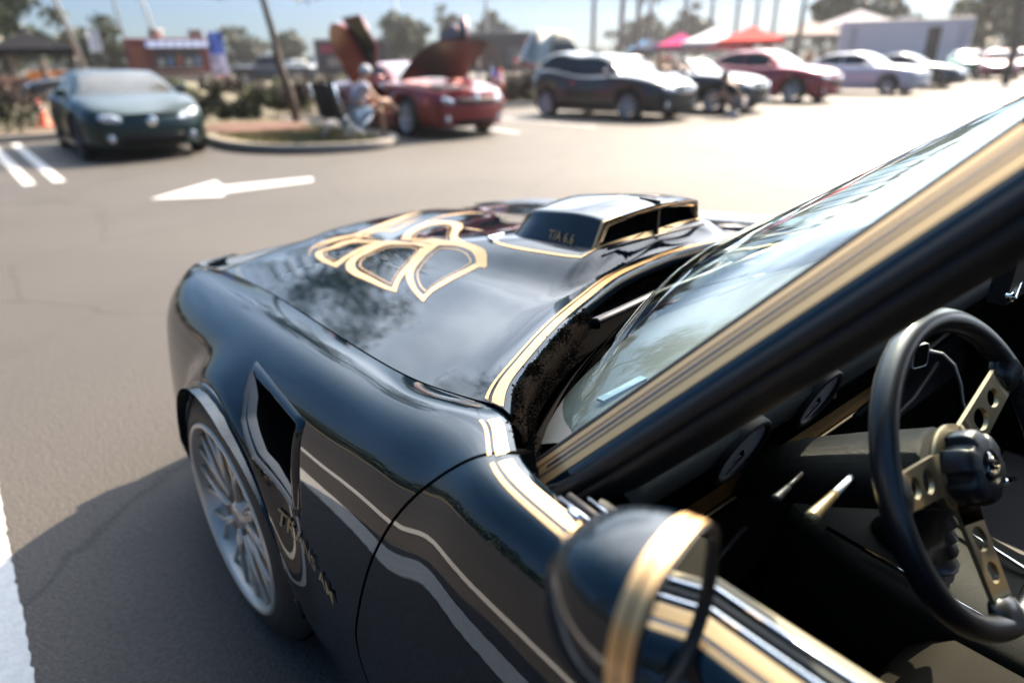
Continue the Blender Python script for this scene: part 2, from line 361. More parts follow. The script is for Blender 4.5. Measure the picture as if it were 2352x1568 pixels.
# flare lip inner return and wheelhouse
mb = MB(); a = np.linspace(-.05, PI+.05, 40)
lip = []
for q in a:
    y, z = YA+AR*math.cos(q), .33+AR*math.sin(q); lip.append(np.array([fl_yz(y, max(z, .24)+.004)[0]+.002, y, z]))
xs_ = np.array([p[0] for p in lip]); xs_ = np.convolve(np.pad(xs_, 4, mode='edge'), np.ones(9)/9, 'valid')
for p, x_ in zip(lip, xs_): p[0] = x_
mb.grid([[p+np.array([-.001, 0, 0]) for p in lip], [np.array([p[0]+.02, p[1]*.985, .33+(p[2]-.33)*.985]) for p in lip], [np.array([-.62, p[1]*1.0, .33+(p[2]-.33)*1.02]) for p in lip]])
mb.build('wheelhouse', BLKM, car)
MB().tube([p+np.array([.001, 0, 0]) for p in lip[1:-1]], .0095, 10).build('arch_lip', PAINT, car)
MB().box((-.84, -3.8, .215), (.84, .98, .235)).build('underbody', BLKM, car, False); MB().box((-.64, .44, .22), (.64, .90, .64)).build('radiator_support', BLKM, car, False)
# ------------------------------------------------------------------ hood
hood_rows = []
XN = np.linspace(-1, 1, 90)
def hoodpt(xn, s):
    # s 0 at nose .. 1 at rear edge
    x = .66*xn; yf = .955+.13*(1-xn*xn); 
    for _ in range(3):
        yr = float(hr(abs(x))); y = yf+(yr-yf)*s; x = xn*(float(w0f(y))-.0045)
    z = hoodz(x, y)
    if s < .12: z -= .05*((.12-s)/.12)**2
    z += .006*math.exp(-((1-s)/.035)**2)
    return np.array([x, y, z])
HS_ = np.concatenate([np.linspace(0, .12, 12), np.linspace(.13, 1, 80)])
HG = [[hoodpt(x, s) for s in HS_] for x in XN]
mb = MB().grid(HG)
mb.grid([HG[0], [p+np.array([.006, 0, -.03]) for p in HG[0]]]); mb.grid([HG[-1], [p+np.array([-.006, 0, -.03]) for p in HG[-1]]])
R0 = [r[-1] for r in HG]; mb.grid([R0, [p+np.array([0, -.004, -.004]) for p in R0], [p+np.array([0, -.003, -.024]) for p in R0]])
F0 = [r[0] for r in HG]; mb.grid([F0, [p+np.array([0, -.004, -.008]) for p in F0], [p+np.array([0, -.03, -.05]) for p in F0]])
hood = mb.build('hood', PAINT, car)
def hoodband(d0, d1, m=GOLD, lift=.0009):
    P = []
    for d in np.linspace(d0, d1, 3):
        row = []
        for xn in np.linspace(-.985, .985, 120):
            e = .004; p0 = hoodpt(xn, 1); ta = hoodpt(min(xn+e, 1), 1)-hoodpt(max(xn-e, -1), 1); nn = np.array([-ta[1], ta[0], 0]); nn /= np.linalg.norm(nn)
            x, y = p0[0]+nn[0]*d, p0[1]+nn[1]*d
            w = float(w0f(y))-.0045; x = max(-w+.001, min(w-.001, x)); z = hoodz(x, y)+.006*math.exp(-((d/1.45)/.035)**2)
            row.append(np.array([x, y, z+lift]))
        P.append(row)
    return MB().grid(P).build('pinstripe', m, hood)
hoodband(.010, .030); hoodband(.036, .042)
def hoodray(px, py):
    z = .83
    for _ in range(12):
        p = on(px, py, 'z', z); z = hoodz(max(-.72, min(.72, p[0])), p[1])
    return np.array([p[0], p[1], z+.0012])
def rs(P, n):
    P = np.array(P, float); L = np.concatenate([[0], np.cumsum(np.linalg.norm(np.diff(P, axis=0), axis=1))]); t = np.linspace(0, L[-1], n)
    return np.stack([np.interp(t, L, P[:, 0]), np.interp(t, L, P[:, 1])], 1)
def smooth2(P, n):            # curve through points, corners kept where a point is repeated
    segs = [[P[0]]]
    for a in P[1:]:
        if a == segs[-1][-1]: segs.append([a])
        else: segs[-1].append(a)
    out = []
    for s in segs:
        if len(s) < 3: out += [tuple(q) for q in rs(s, 8)]; continue
        L = [0]
        for i in range(1, len(s)): L.append(L[-1]+math.dist(s[i], s[i-1]))
        fx = spl(L, [q[0] for q in s]); fy = spl(L, [q[1] for q in s]); out += [(float(fx(t)), float(fy(t))) for t in np.linspace(0, L[-1], 24)]
    return rs(out, n)
def zp(q): return ((1150+q[0]/2.613)/1.741, (750+q[1]/2.613)/1.741)
BIRD = [  # (outer, inner) outlines of each feather's gold band as laid on the hood
 ([(1290, 565), (1600, 562), (1830, 572), (2000, 620), (2088, 690), (2040, 790), (1850, 905), (1600, 1040), (1490, 1115), (1420, 1203), (1420, 1203), (1330, 1110), (1260, 1000), (1235, 900), (1262, 800), (1330, 705), (1400, 640)],
  [(1590, 612), (1700, 612), (1800, 628), (1900, 670), (1955, 725), (1920, 800), (1790, 880), (1620, 970), (1500, 1045), (1424, 1122), (1424, 1122), (1370, 1070), (1335, 990), (1325, 905), (1370, 820), (1460, 720), (1560, 630)]),
 ([(1560, 612), (1500, 600), (1400, 590), (1240, 575), (1080, 560), (960, 575), (800, 660), (660, 740), (600, 830), (650, 895), (800, 965), (1000, 1055), (1138, 1097), (1138, 1097), (1160, 1010), (1240, 890), (1420, 730), (1560, 620)],
  [(1400, 632), (1390, 630), (1330, 606), (1240, 600), (1150, 598), (1050, 605), (960, 640), (850, 690), (735, 760), (712, 820), (780, 880), (900, 945), (1000, 1000), (1085, 1045), (1085, 1045), (1112, 980), (1190, 860), (1300, 745), (1390, 650)]),
 ([(985, 560), (900, 560), (740, 545), (560, 570), (400, 640), (285, 700), (330, 760), (420, 800), (512, 838), (512, 838), (580, 780), (700, 700), (850, 630), (960, 585)],
  [(900, 582), (840, 580), (740, 575), (600, 605), (480, 645), (370, 690), (395, 735), (440, 760), (495, 788), (495, 788), (560, 740), (660, 680), (800, 610), (880, 588)]),
 ([(1180, 545), (1230, 480), (1350, 405), (1450, 365), (1600, 352), (1740, 362), (1840, 400), (1820, 440), (1770, 490), (1780, 530), (1860, 568), (1700, 566), (1500, 562)],
  [(1290, 530), (1330, 480), (1420, 425), (1500, 395), (1580, 382), (1650, 385), (1700, 405), (1705, 440), (1690, 480), (1680, 520), (1690, 545), (1560, 546), (1400, 545)])]
def ribbon(name, A, B, parent=hood, m=GOLD):
    n = len(A); a = [hoodray(*zp(q)) for q in A]; b = [hoodray(*zp(q)) for q in B]
    return MB().grid([a, [(x+y)/2 for x, y in zip(a, b)], b], closev=True).build(name, m, parent)
for ou, inn in BIRD:
    O = smooth2(ou, 90); I = smooth2(inn, 90)
    k = int(np.argmin([np.abs(np.roll(I, s, 0)-O).sum() for s in range(90)])); I = np.roll(I, k, 0)
    ribbon('bird_feather_stripe', O, O+(I-O)*.86)
    c = I.mean(0); ribbon('bird_feather_pinstripe', c+(I-c)*.90, c+(I-c)*.865)
def stroke(P, w, name='bird_feather_stripe'):
    P = smooth2(P, 50); t = np.gradient(P, axis=0); nn = np.stack([-t[:, 1], t[:, 0]], 1); nn /= np.linalg.norm(nn, axis=1)[:, None]
    ww = w*np.sin(np.linspace(.25, PI-.1, 50))[:, None]
    a = [hoodray(*zp(q)) for q in P+nn*ww]; b = [hoodray(*zp(q)) for q in P-nn*ww]; MB().grid([a, b]).build(name, GOLD, hood)
stroke([(225, 720), (235, 660), (320, 600), (450, 550), (620, 515), (760, 505), (930, 545)], 11)
stroke([(300, 640), (480, 560), (700, 500), (900, 430), (1100, 360), (1400, 262)], 12)
stroke([(520, 590), (760, 520), (960, 440), (1150, 380), (1400, 290)], 8)
stroke([(780, 480), (930, 410), (1150, 330), (1380, 245)], 10)
stroke([(870, 530), (830, 500), (870, 465), (980, 450), (1120, 445), (1260, 380), (1400, 330)], 9)
stroke([(1430, 372), (1560, 318), (1720, 285), (1900, 268), (2060, 262)], 6)
stroke([(1840, 420), (1950, 440), (2050, 452)], 5)
# ------------------------------------------------------------------ shaker scoop
def scoop():
    # profile stations from the rear opening (y=-.36) to the nose (y=0); x half widths and heights over the base
    st = [(-.372, .214, .160, .078), (-.33, .216, .157, .083), (-.25, .216, .152, .081), (-.16, .214, .142, .072), (-.09, .206, .124, .058), (-.04, .188, .10, .034), (-.005, .16, .08, .012), (.02, .14, .06, -.012)]
    fb = spl([s[0] for s in st], [s[1] for s in st]); ft = spl([s[0] for s in st], [s[2] for s in st]); fh = spl([s[0] for s in st], [s[3] for s in st])
    def sec(y, shr=0., n=15):
        wb, wt, h = float(fb(y))-shr, float(ft(y))-shr, float(fh(y))-shr; zb = .925; P = []
        for q in np.linspace(-1, 1, 61):
            a = abs(q); sgn = 1 if q > 0 else -1
            yy = y+(.0 if a > .5 else 0)
            if a > .62: t = (1-a)/.38; x = wb+(wt+.012-wb)*t; z = -.045+(h-.014+.045)*t
            elif a > .5: t = (a-.5)/.12; x = wt+.012*math.sin(t*PI/2)-.0*t; z = h-.014*(1-math.cos(t*PI/2))+.0
            else: x = wt*a/.5; z = h+.016*(1-(a/.5)**1.4)
            P.append(np.array([sgn*x, y-.030*(1-a)*(1 if y < -.3 else 0), hoodz(sgn*x*.9, y)*.25+zb*.75+z-.006+.0*a]))
        return P
    ys = np.linspace(-.372, .02, 36)
    mb = MB(); mb.grid([sec(y) for y in ys]); mb.grid([sec(-.372), sec(-.372, .012), [p+np.array([0, .05, 0]) for p in sec(-.372, .012)]])
    s = mb.build('hood_scoop', PAINT, car)
    inn = [p+np.array([0, .045, 0]) for p in sec(-.372, .010)]; b = [np.array([p[0], p[1], .885]) for p in inn]
    MB().grid([inn, b]).build('scoop_intake_screen', BLKM, s)
    MB().box((-.003, -.399, .93), (.003, -.34, 1.028)).build('scoop_divider', BLKP, s, False)
    lp = [(-.175, -.402, .945), (0, -.425, .955), (.175, -.402, .945)]; MB().tube(lp, .0035, 8).build('scoop_lip', BLKP, s)
    # gold outline round the base
    P = []
    for y in np.linspace(-.372, -.02, 24): P.append((-float(fb(min(-.02, max(-.372, y))))-.012, y))
    Q = [(-x, y) for x, y in P][::-1]; back = [(x, -.378-.008*(1-abs(x)/.2)) for x in np.linspace(.19, -.19, 12)]
    allp = P+Q+back
    ctr = np.array([0, -.2])
    def ringp(o):
        r = []
        for x, y in allp:
            d = np.array([x, y])-ctr; d /= np.linalg.norm(d); X, Y = x+d[0]*o, y+d[1]*o; r.append(np.array([X, Y, hoodz(X, Y)+.0014]))
        return r
    MB().grid([ringp(.002), ringp(.010)], closev=True).build('scoop_pinstripe', GOLD, s)
    # rear edge gold accent + lettering on the left flank
    e = sec(-.372)[2:20]; MB().grid([[p+np.array([-.0012, .001, .0008]) for p in e], [p+np.array([-.0012, .010, .0008]) for p in e]]).build('scoop_edge_stripe', GOLD, s)
    v, f = textmesh('T/A 6.6', .032, .0006, 1.05)
    a, b = sec(-.30)[4], sec(-.30)[10]; up = (b-a)/np.linalg.norm(b-a); q0 = sec(-.175)[1]; q1 = sec(-.33)[1]
    L = max(p[0] for p in v); ex = (q1-q0)/np.linalg.norm(q1-q0); nr = np.cross(ex, up); nr *= -np.sign(nr[0])
    h0 = .058
    org = q0+(q1-q0)*.30
    mesh('scoop_lettering', [org+ex*p[0]*.85+up*(p[1]+h0)+nr*.0025 for p in v], f, GOLDT, s, False)
    MB().tube([(-.155, -.012, .905), (-.20, -.005, .902), (-.21, -.03, .902)], .006, 8).build('scoop_latch', CHROME, s)
scoop()
# ------------------------------------------------------------------ door (left), shell to the rear, right side
UD = UU
ysd = np.linspace(0, 1, 70)
def doorpt(u, s): a = float(gdoor(u))-.004; return flank(a+(-1.95-a)*s, u)
DG = [[doorpt(u, s) for s in ysd] for u in UD]
mb = MB().grid(DG); mb.grid([[r[0] for r in DG], [r[0]+np.array([.003, .0004, -.0004]) for r in DG]]); mb.grid([[r[0]+np.array([.003, .0004, -.0004]) for r in DG], [r[0]+np.array([.03, -.004, -.004]) for r in DG]], 1)
E0 = DG[0]; mb.grid([E0, [p+np.array([.004, 0, -.002]) for p in E0], [p+np.array([.005, 0, -.03]) for p in E0]])
door = mb.build('driver_door', [PAINT, BLKM], car)
edgeband(-.832, -1.93, .012, .034, 'pinstripe', door, 60); edgeband(-.828, -1.93, .040, .046, 'pinstripe', door, 60)
# belt: outer chrome sweep, slot, inner chrome, tan trim cap
def beltrail(name, dx, dz, r, m, y0=-.93, sx=1):
    P = [(-float(w0f(y))+dx, y, float(z0f(y))+dz) for y in np.linspace(y0, -1.95, 30)]
    return MB().tube([(p[0]*sx, p[1], p[2]) for p in P], r, 12).build(name, m, door if sx == 1 else car)
beltrail('belt_moulding', -.002, .004, .0026, CHROME); beltrail('window_wiper_strip', .012, -.002, .006, BLK); beltrail('inner_belt_moulding', .025, .001, .0026, CHROME, -.95)
def trimcap(sx=1):
    P = []
    for dx, dz in ((.030, .0), (.035, .003), (.044, -.004), (.050, -.02), (.055, -.30), (.06, -.62)):
        P.append([(sx*(-float(w0f(y))+dx), y, float(z0f(y))+dz) for y in np.linspace(-.96, -1.95, 24)])
    return P
tp = trimcap(); MB().grid(tp[:3]).build('door_trim_cap', TAN, door); MB().grid(tp[2:]).build('door_trim_panel', BLKM, door)
# rear quarter + right door + tail: closed shell so the car stands whole
def rearpt(y, u):
    p = flank(max(y, -2.45), u); wr = -.0 if y > -2.45 else 0
    k = 1-.20*max(0, (-2.9-y)/1.0)**2; q = np.array([p[0]*k, y, p[2]])
    r = math.hypot(y+2.743, q[2]-.33)
    if abs(y+2.743) < AR and q[2] < .33+math.sqrt(AR**2-(y+2.743)**2): q[2] = .33+math.sqrt(AR**2-(y+2.743)**2)
    return q
ysr = np.linspace(-1.956, -3.9, 70)
RG = [[rearpt(y, u) for y in ysr] for u in UD[::2]]
MB().grid(RG).build('rear_quarter', PAINT, car); MB().grid([[mir(p) for p in r] for r in RG][::-1]).build('rear_quarter', PAINT, car)
MB().grid([[mir(p) for p in r] for r in DG][::-1]).build('passenger_door', PAINT, car)
deck = [[np.array([x, y, .86+.03*(1-(x/.8)**2)]) for y in np.linspace(-2.7, -3.9, 16)] for x in np.linspace(-.80, .80, 20)]
MB().grid(deck).build('trunk_lid', PAINT, car)
MB().grid([[np.array([x*(1-.1*(z < .5)), -3.9-.06*(1-(x/.9)**2), z]) for z in np.linspace(.25, .88, 8)] for x in np.linspace(-.75, .75, 16)]).build('rear_bumper', PAINT, car)
# nose
def nosept(t, z):
    x = .70*math.sin(t*PI/2*1.0); y = 1.0+.16*(1-(x/.75)**2)+.07*math.sin((z-.22)/.48*PI)
    return np.array([x, y, z])
tt = np.linspace(-1, 1, 40); nose = [[nosept(t, z) for z in np.linspace(.22, .69, 12)] for t in tt]
MB().grid(nose).build('nose_bumper', PAINT, car)
NT = [HG[int(round((t+1)/2*(len(HG)-1)))][0]+np.array([0, -.01, -.004]) for t in tt]; MB().grid([NT, [(NT[i]+nose[i][-1])/2+np.array([0, 0, .006]) for i in range(len(tt))], [nose[i][-1] for i in range(len(tt))]]).build('nose_cap', PAINT, car)
for sx in (-1, 1):
    e0 = [FEN[i][0] if sx < 0 else mir(FEN[i][0]) for i in range(0, len(UU), 3)]; MB().grid([e0, [np.array([p[0]*.93, p[1]+.03, p[2]]) for p in e0], [np.array([p[0]*.80, p[1]+.045, p[2]]) for p in e0]]).build('headlamp_surround', PAINT, car)
for s in (-1, 1):
    MB().box((s*.18 if s > 0 else -.58, 1.09, .50), (.58 if s > 0 else -.18, 1.16, .60)).build('grille', BLKM, car, False)
# cowl area under the hood gap
XC = np.linspace(-.80, .80, 60)
def glassbase(x):
    a = abs(x); return float(spl([0, .14, .33, .46, .60, .68, .75, .80], [-.582, -.590, -.616, -.654, -.706, -.750, -.806, -.87])(a))
def gz(x): return .905-.050*(abs(x)/.76)**2+.0*x+.018*(x/.76)
cw = []
for t in np.linspace(0, 1, 6):
    cw.append([np.array([x, float(hr(min(abs(x), .735)))*(1-t)+glassbase(x)*t+(.02 if t == 0 else 0), .835-.012*math.sin(t*PI)+.045*t*t+.0*x]) for x in XC])
MB().grid(cw).build('cowl_panel', BLKM, car)
random.seed(4)
def foam():
    mb = MB()
    for (x0, x1, nn, dy, zz, rr) in ((-.745, -.38, 6500, -.014, .868, .020), (-.74, -.45, 2500, -.045, .856, .014), (-.38, .55, 900, -.01, .866, .010)):
        for i in range(nn):
            x = random.uniform(x0, x1); y = float(hr(min(abs(x), .735)))+dy+random.gauss(0, .0065); z = zz+random.gauss(0, .0065)+.004*math.sin(x*90)+.02*(x+.7)*(x < -.3)
            r = random.uniform(.3, 1)*rr*.17*(1+.4*math.sin(x*60)); c = np.array([x, y, z])
            d = [np.array([random.gauss(0, 1) for _ in range(3)]) for _ in range(4)]; d = [q/np.linalg.norm(q)*r for q in d]
            mb.add([c+q for q in d], [(0, 1, 2), (0, 2, 3), (0, 3, 1), (1, 3, 2)])
    mb.build('cowl_foam_seal', FELT, car, False)['kind'] = 'stuff'
    P = [[np.array([x, float(hr(min(abs(x), .735)))+d, z+.02*(x+.7)*(x < -.3)]) for x in np.linspace(-.745, -.40, 50)] for d, z in ((-.004, .872), (-.018, .876+.0), (-.032, .866), (-.034, .845))]
    MB().grid(P).build('cowl_seal', FELT, car)
foam()
# wipers
def wiper(pts, w=.011):
    WG = mat('wiper_grey', (.022, .023, .028), .45); pts = [np.array(p) for p in pts]; rows = []
    for i, p in enumerate(pts):
        ww = w*(1.25-.6*i/(len(pts)-1)); rows.append([p+np.array([-.2*ww, ww, -.002]), p+np.array([-.15*ww, ww*.8, .004]), p+np.array([.15*ww, -ww*.8, .004]), p+np.array([.2*ww, -ww, -.002])])
    o = MB().grid(rows, closev=True).build('wiper_arm', WG, car)
    MB().lathe([(-.012, .0), (-.012, .009), (.004, .0085), (.006, 0)], pts[0], 'z', 16).build('wiper_pivot', BLKM, o)
A0 = on(1368, 738, 'z', .885); wiper([A0, on(1420, 715, 'z', .897), on(1520, 668, 'z', .905), on(1625, 630, 'z', .912), on(1680, 605, 'z', .917)], .0085)
A1 = [on(1668, 617, 'z', .918), on(1740, 585, 'z', .922), on(1850, 545, 'z', .93), on(1950, 500, 'z', .935)]
MB().tube(A1, [.006, .005, .004, .003], 8).build('wiper_blade', GOLDM, car)
# ------------------------------------------------------------------ windshield, pillars, roof
PB = np.array([-.752, -.795, .818]); PT = np.array([-.555, -1.198, 1.272]); PX = PT+(PT-PB)*.14; PB = PB-(PT-PB)*.055
def ws(a, b):          # a -1..1 across, b 0 base .. 1 top
    xb = .765*a; base = np.array([xb, glassbase(xb), gz(xb)-.02]); xt = .53*a
    top = np.array([xt, -1.255+.085*(1-a*a), 1.300-.0*a*a+.016*(1-a*a)])
    p = base*(1-b)+top*b; bl = .075*(1-abs(a)**2.6)*(1-b*.75)*min(1, .25+b*4); p[2] += bl*.85; p[1] += bl*.45; return p
wsh = MB().grid([[ws(a, b) for b in np.linspace(0, 1, 30)] for a in np.linspace(-1, 1, 50)]).build('windshield', GLASS, car)
mb = MB()
for (b0, b1) in ((-.02, .02),):
    mb.grid([[ws(a, b)+np.array([0, .002, .003]) for b in (b0, b1)] for a in np.linspace(-1, 1, 60)])
mb.build('windshield_gasket', BLK, wsh)
def pillar(sx=1):
    t = np.linspace(0, 1, 101); D = PX-PB; C0 = [PB+D*s+np.array([-.004, 0, 0])*math.sin(s*PI) for s in t]
    # profile offsets in (outboard x, rearward-down) measured across the pillar: n1 across, n2 outward
    ax = D/np.linalg.norm(D); outw = np.array([-1, .0, 0.]); outw -= ax*(outw@ax); outw /= np.linalg.norm(outw); up = np.cross(ax, outw); up *= np.sign(up[2])  # up: toward sky/front
    def L(o, u, k0=0, k1=101, sh=0.): return [(C0[i]+outw*o+up*u+ax*sh)*np.array([sx, 1, 1]) for i in range(k0, k1)]
    o1 = MB().grid([L(-.004, -.004), L(-.002, .006), L(.006, .008), L(.010, .002)]).build('windshield_trim', BLKP, car)
    b = MB(); b.grid([L(.007, .000), L(.010, .0035), L(.018, -.0035), L(.030, -.0160), L(.042, -.0300), L(.050, -.038), L(.050, -.046)])
    b.add([q[0] for q in (L(.008, 0), L(.011, .0045), L(.020, .003), L(.034, -.010), L(.046, -.026), L(.052, -.036), L(.050, -.044))], [(0, 1, 2, 3, 4, 5, 6)])
    po = b.build('windshield_pillar', PAINT, car)
    r = MB(); r.grid([L(.050, -.040), L(.056, -.046), L(.056, -.056), L(.046, -.060)]); r.grid([L(.046, -.058), L(.050, -.064), L(.046, -.074), L(.034, -.078)]); r.grid([L(.034, -.076), L(.020, -.086), L(-.01, -.090), L(-.035, -.06), L(-.03, -.01), L(-.004, -.004)])
    r.build('pillar_weatherstrip', BLK, po)
    return po, L, up
po, Lp, upp = pillar(1); pillar(-1)
def pil_stripe(f0, f1, k0, k1, m=None, lf=0.):
    # across fraction f 0..1 over the painted face from (.013,.0046) to (.044,-.0235)
    def pt(f):
        o = .0125+f*(.0415-.0125); u = np.interp(o, [.010, .018, .030, .042], [.0035, -.0035, -.0160, -.0300]); return o+.0006+lf, u+.0008+lf
    rows = [Lp(*pt(f), k0, k1) for f in np.linspace(f0, f1, 3)]
    return MB().grid(rows).build('pillar_pinstripe' if m is None else 'pillar_dark_line', m or GOLD, po)
PK = 7
NB = mat('blue_black_line', (.006, .010, .03), .3, 0, .8)
pil_stripe(0, 1, PK, 101); pil_stripe(.25, .295, PK+2, 101, NB, .0004); pil_stripe(.645, .69, PK+2, 101, NB, .0004); pil_stripe(.43, .52, PK+5, 101, NB, .0004); pil_stripe(.25, .69, PK+2, PK+4, NB, .0004)
def roofpt(a, s):
    y = -1.255-s*1.05; return np.array([a*(.545-.03*s), y+.075*(1-a*a)*(1-s), 1.300+.02*(1-a*a)-.02*s*s])
MB().grid([[roofpt(a, s) for s in np.linspace(0.01, 1, 14)] for a in np.linspace(-1, 1, 24)]).build('roof', PAINT, car)
MB().grid([[roofpt(a, s)+np.array([0, 0, -.03]) for s in np.linspace(0.0, 1, 8)] for a in np.linspace(-1, 1, 8)]).build('headliner', BLKM, car)
MB().grid([[roofpt(a, 1)*(1-b)+np.array([a*.72, -2.95, .88])*b for b in np.linspace(0, 1, 8)] for a in np.linspace(-1, 1, 16)]).build('rear_window', GLASS, car)
for sx in (-1, 1):
    MB().add([(sx*.50, -2.05, 1.27), (sx*.80, -1.96, .87), (sx*.80, -2.9, .87), (sx*.50, -2.33, 1.27)], [(0, 1, 2, 3)]).build('rear_pillar', PAINT, car, False)
    MB().tube([(sx*.56, -1.2, 1.285), (sx*.55, -1.6, 1.30), (sx*.53, -2.1, 1.28)], .014, 8).build('roof_rail', BLK, car)
# ------------------------------------------------------------------ door mirror
def mirror():
    v = [-.9227, -1.1602, .9509, .2108, .0047, .0694, .072, .1068]; cx, cy, cz, ph, ti, hw, hh, L = v
    h = np.array([math.cos(ph), math.sin(ph), 0]); n = np.cross(h, [0, 0, 1.]); up = np.array([0, 0, 1.])*math.cos(ti)+n*math.sin(ti); n2 = np.cross(h, up)
    if n2[1] > 0: n2 = -n2
    T = np.linspace(0, 2*PI, 72, endpoint=False); c, s = np.cos(T), np.sin(T); X = np.sign(c)*abs(c)**.8*hw; Z = np.sign(s)*abs(s)**.8*hh
    def ring(k, off, kz=None): return [np.array([cx, cy, cz])+x*k*h+z*(k if kz is None else kz)*up-n2*off for x, z in zip(X, Z)]
    prof = [(1.0, 0.0), (1.0, .008)]+[((1-t**2.2)**.5, .008+(L-.008)*t) for t in np.linspace(.06, .985, 22)]+[(.02, L)]
    root = MB().grid([ring(k, o) for k, o in prof], closev=True).build('door_mirror', PAINT, car)
    MB().grid([ring(1.0+.012, .001), ring(1.0+.012, .0095)], closev=True).build('mirror_gold_band', GOLD, root)
    MB().grid([ring(1.0+.011, .0115), ring(1.0+.006, .0195)], closev=True).build('mirror_gold_band', GOLD, root)
    MB().grid([ring(1.0, .0), ring(1.004, -.002), ring(.985, -.003), ring(.965, .004)], closev=True).build('mirror_rim', BLKP, root)
    r = ring(.968, .003); MB().add(r, [tuple(range(len(r)))]).build('mirror_glass', mat('mirror_silver', (.9, .92, .93), .0, 1), root, False)
    MB().grid([ring(.6, .06), [np.array([-.84+.05*math.cos(q), -1.07+.07*math.sin(q), .875]) for q in T]], closev=True).build('mirror_stalk', PAINT, root)
mirror()
MB().tube([on(1308, 1172, 'z', .905), on(1330, 1195, 'z', .903)], .005, 10).build('mirror_remote_bracket', CHROME, car)
# ------------------------------------------------------------------ wheels
def wheel(cx, cy, sx, steer, full=True, parent=car, R=.335, r=.243, wd=.25):
    w = bpy.data.objects.new('front_wheel' if cy > -1 else 'rear_wheel', None); C.objects.link(w); w.parent = parent; w.location = (cx, cy, R+.002); w.rotation_euler = (0, 0, steer)
    # outer face toward -x (sx=1)
    def X(d): return d*sx
    tp = [(0.012, r), (.004, r+.008), (.010, r+.035), (.026, R-.022), (.040, R-.006), (.055, R), (wd-.035, R), (wd-.01, R-.02), (wd, r+.02), (wd-.01, r)]
    t = MB().lathe([(X(a), b) for a, b in tp], n=72).build('tyre', TYRE, w)
    if full:
        mb = MB()
        for k in range(40):
            q = 2*PI*k/40
            for (a0, a1) in ((.050, .095), (.165, .215)):
                pts = [(X(a0+(a1-a0)*s), (R+.0025)*math.cos(q+.05*s), (R+.0025)*math.sin(q+.05*s)) for s in (0, .5, 1)]; mb.tube(pts, .0035, 4)
        for a in (.06, .10, .15, .19): mb.tube([(X(a), (R+.001)*math.cos(q), (R+.001)*math.sin(q)) for q in np.linspace(0, 2*PI, 60)], .002, 4)
        mb.build('tread_groove', BLKM, t)
    rp = [(.010, r+.004), (.002, r+.002), (.000, r-.004), (.003, r-.010), (.010, r-.012), (.022, r-.014), (.055, r-.020), (.066, r-.03), (wd-.02, r-.045), (wd-.01, r)]
    MB().lathe([(X(a), b) for a, b in rp], n=72).build('rim', ALU, w)
    # mesh spokes, gold
    for k in range(10):
        q = 2*PI*k/10; mb = MB()
        for dq in (-.16, .16):
            P = [(X(.030), .055*math.cos(q), .055*math.sin(q)), (X(.024), .13*math.cos(q+dq*.3), .13*math.sin(q+dq*.3)), (X(.022), (r-.015)*math.cos(q+dq), (r-.018)*math.sin(q+dq))]
            mb.tube(P, [.010, .0065, .006], 6)
        mb.build('spoke', ALU, w)
    MB().lathe([(X(.022), 0), (X(.02), .03), (X(.03), .036), (X(.045), .062), (X(.06), .07)], n=28).build('hub', ALU, w)
    MB().lathe([(X(.044), 0), (X(.044), .16), (X(.050), r-.020)], n=40).build('wheel_disc', mat('gold_wheel_centre', (.42, .25, .12), .5, .1), w)
    return w
wheel(-.950, .075, 1, math.radians(2), r=.240, R=.328); wheel(.945, .06, -1, 0, False)
wheel(-.93, -2.743, 1, 0, False); wheel(.93, -2.743, -1, 0, False)
# ------------------------------------------------------------------ interior
mb = MB(); XI = np.linspace(-.73, .73, 40)
def pad(x, t):
    yb = glassbase(x)-.012; yr = -.93+.02*(x/.7)**2
    y = yb+(yr-yb)*t; return np.array([x, y, .868+.018*math.sin(t*PI*.9)+.010*(1-(x/.73)**2)-.012*(1-t)])
PADM = mat('dash_pad_vinyl', (.012, .016, .018), .55, 0, 0, .35, bump=.1, bscale=600)
P = [[pad(x, t) for x in XI] for t in np.linspace(0, 1, 10)]
P.append([np.array([x, -.955, .850]) for x in XI]); P.append([np.array([x, -.935, .800]) for x in XI])
dash = MB().grid(P).build('dashboard', PADM, car)
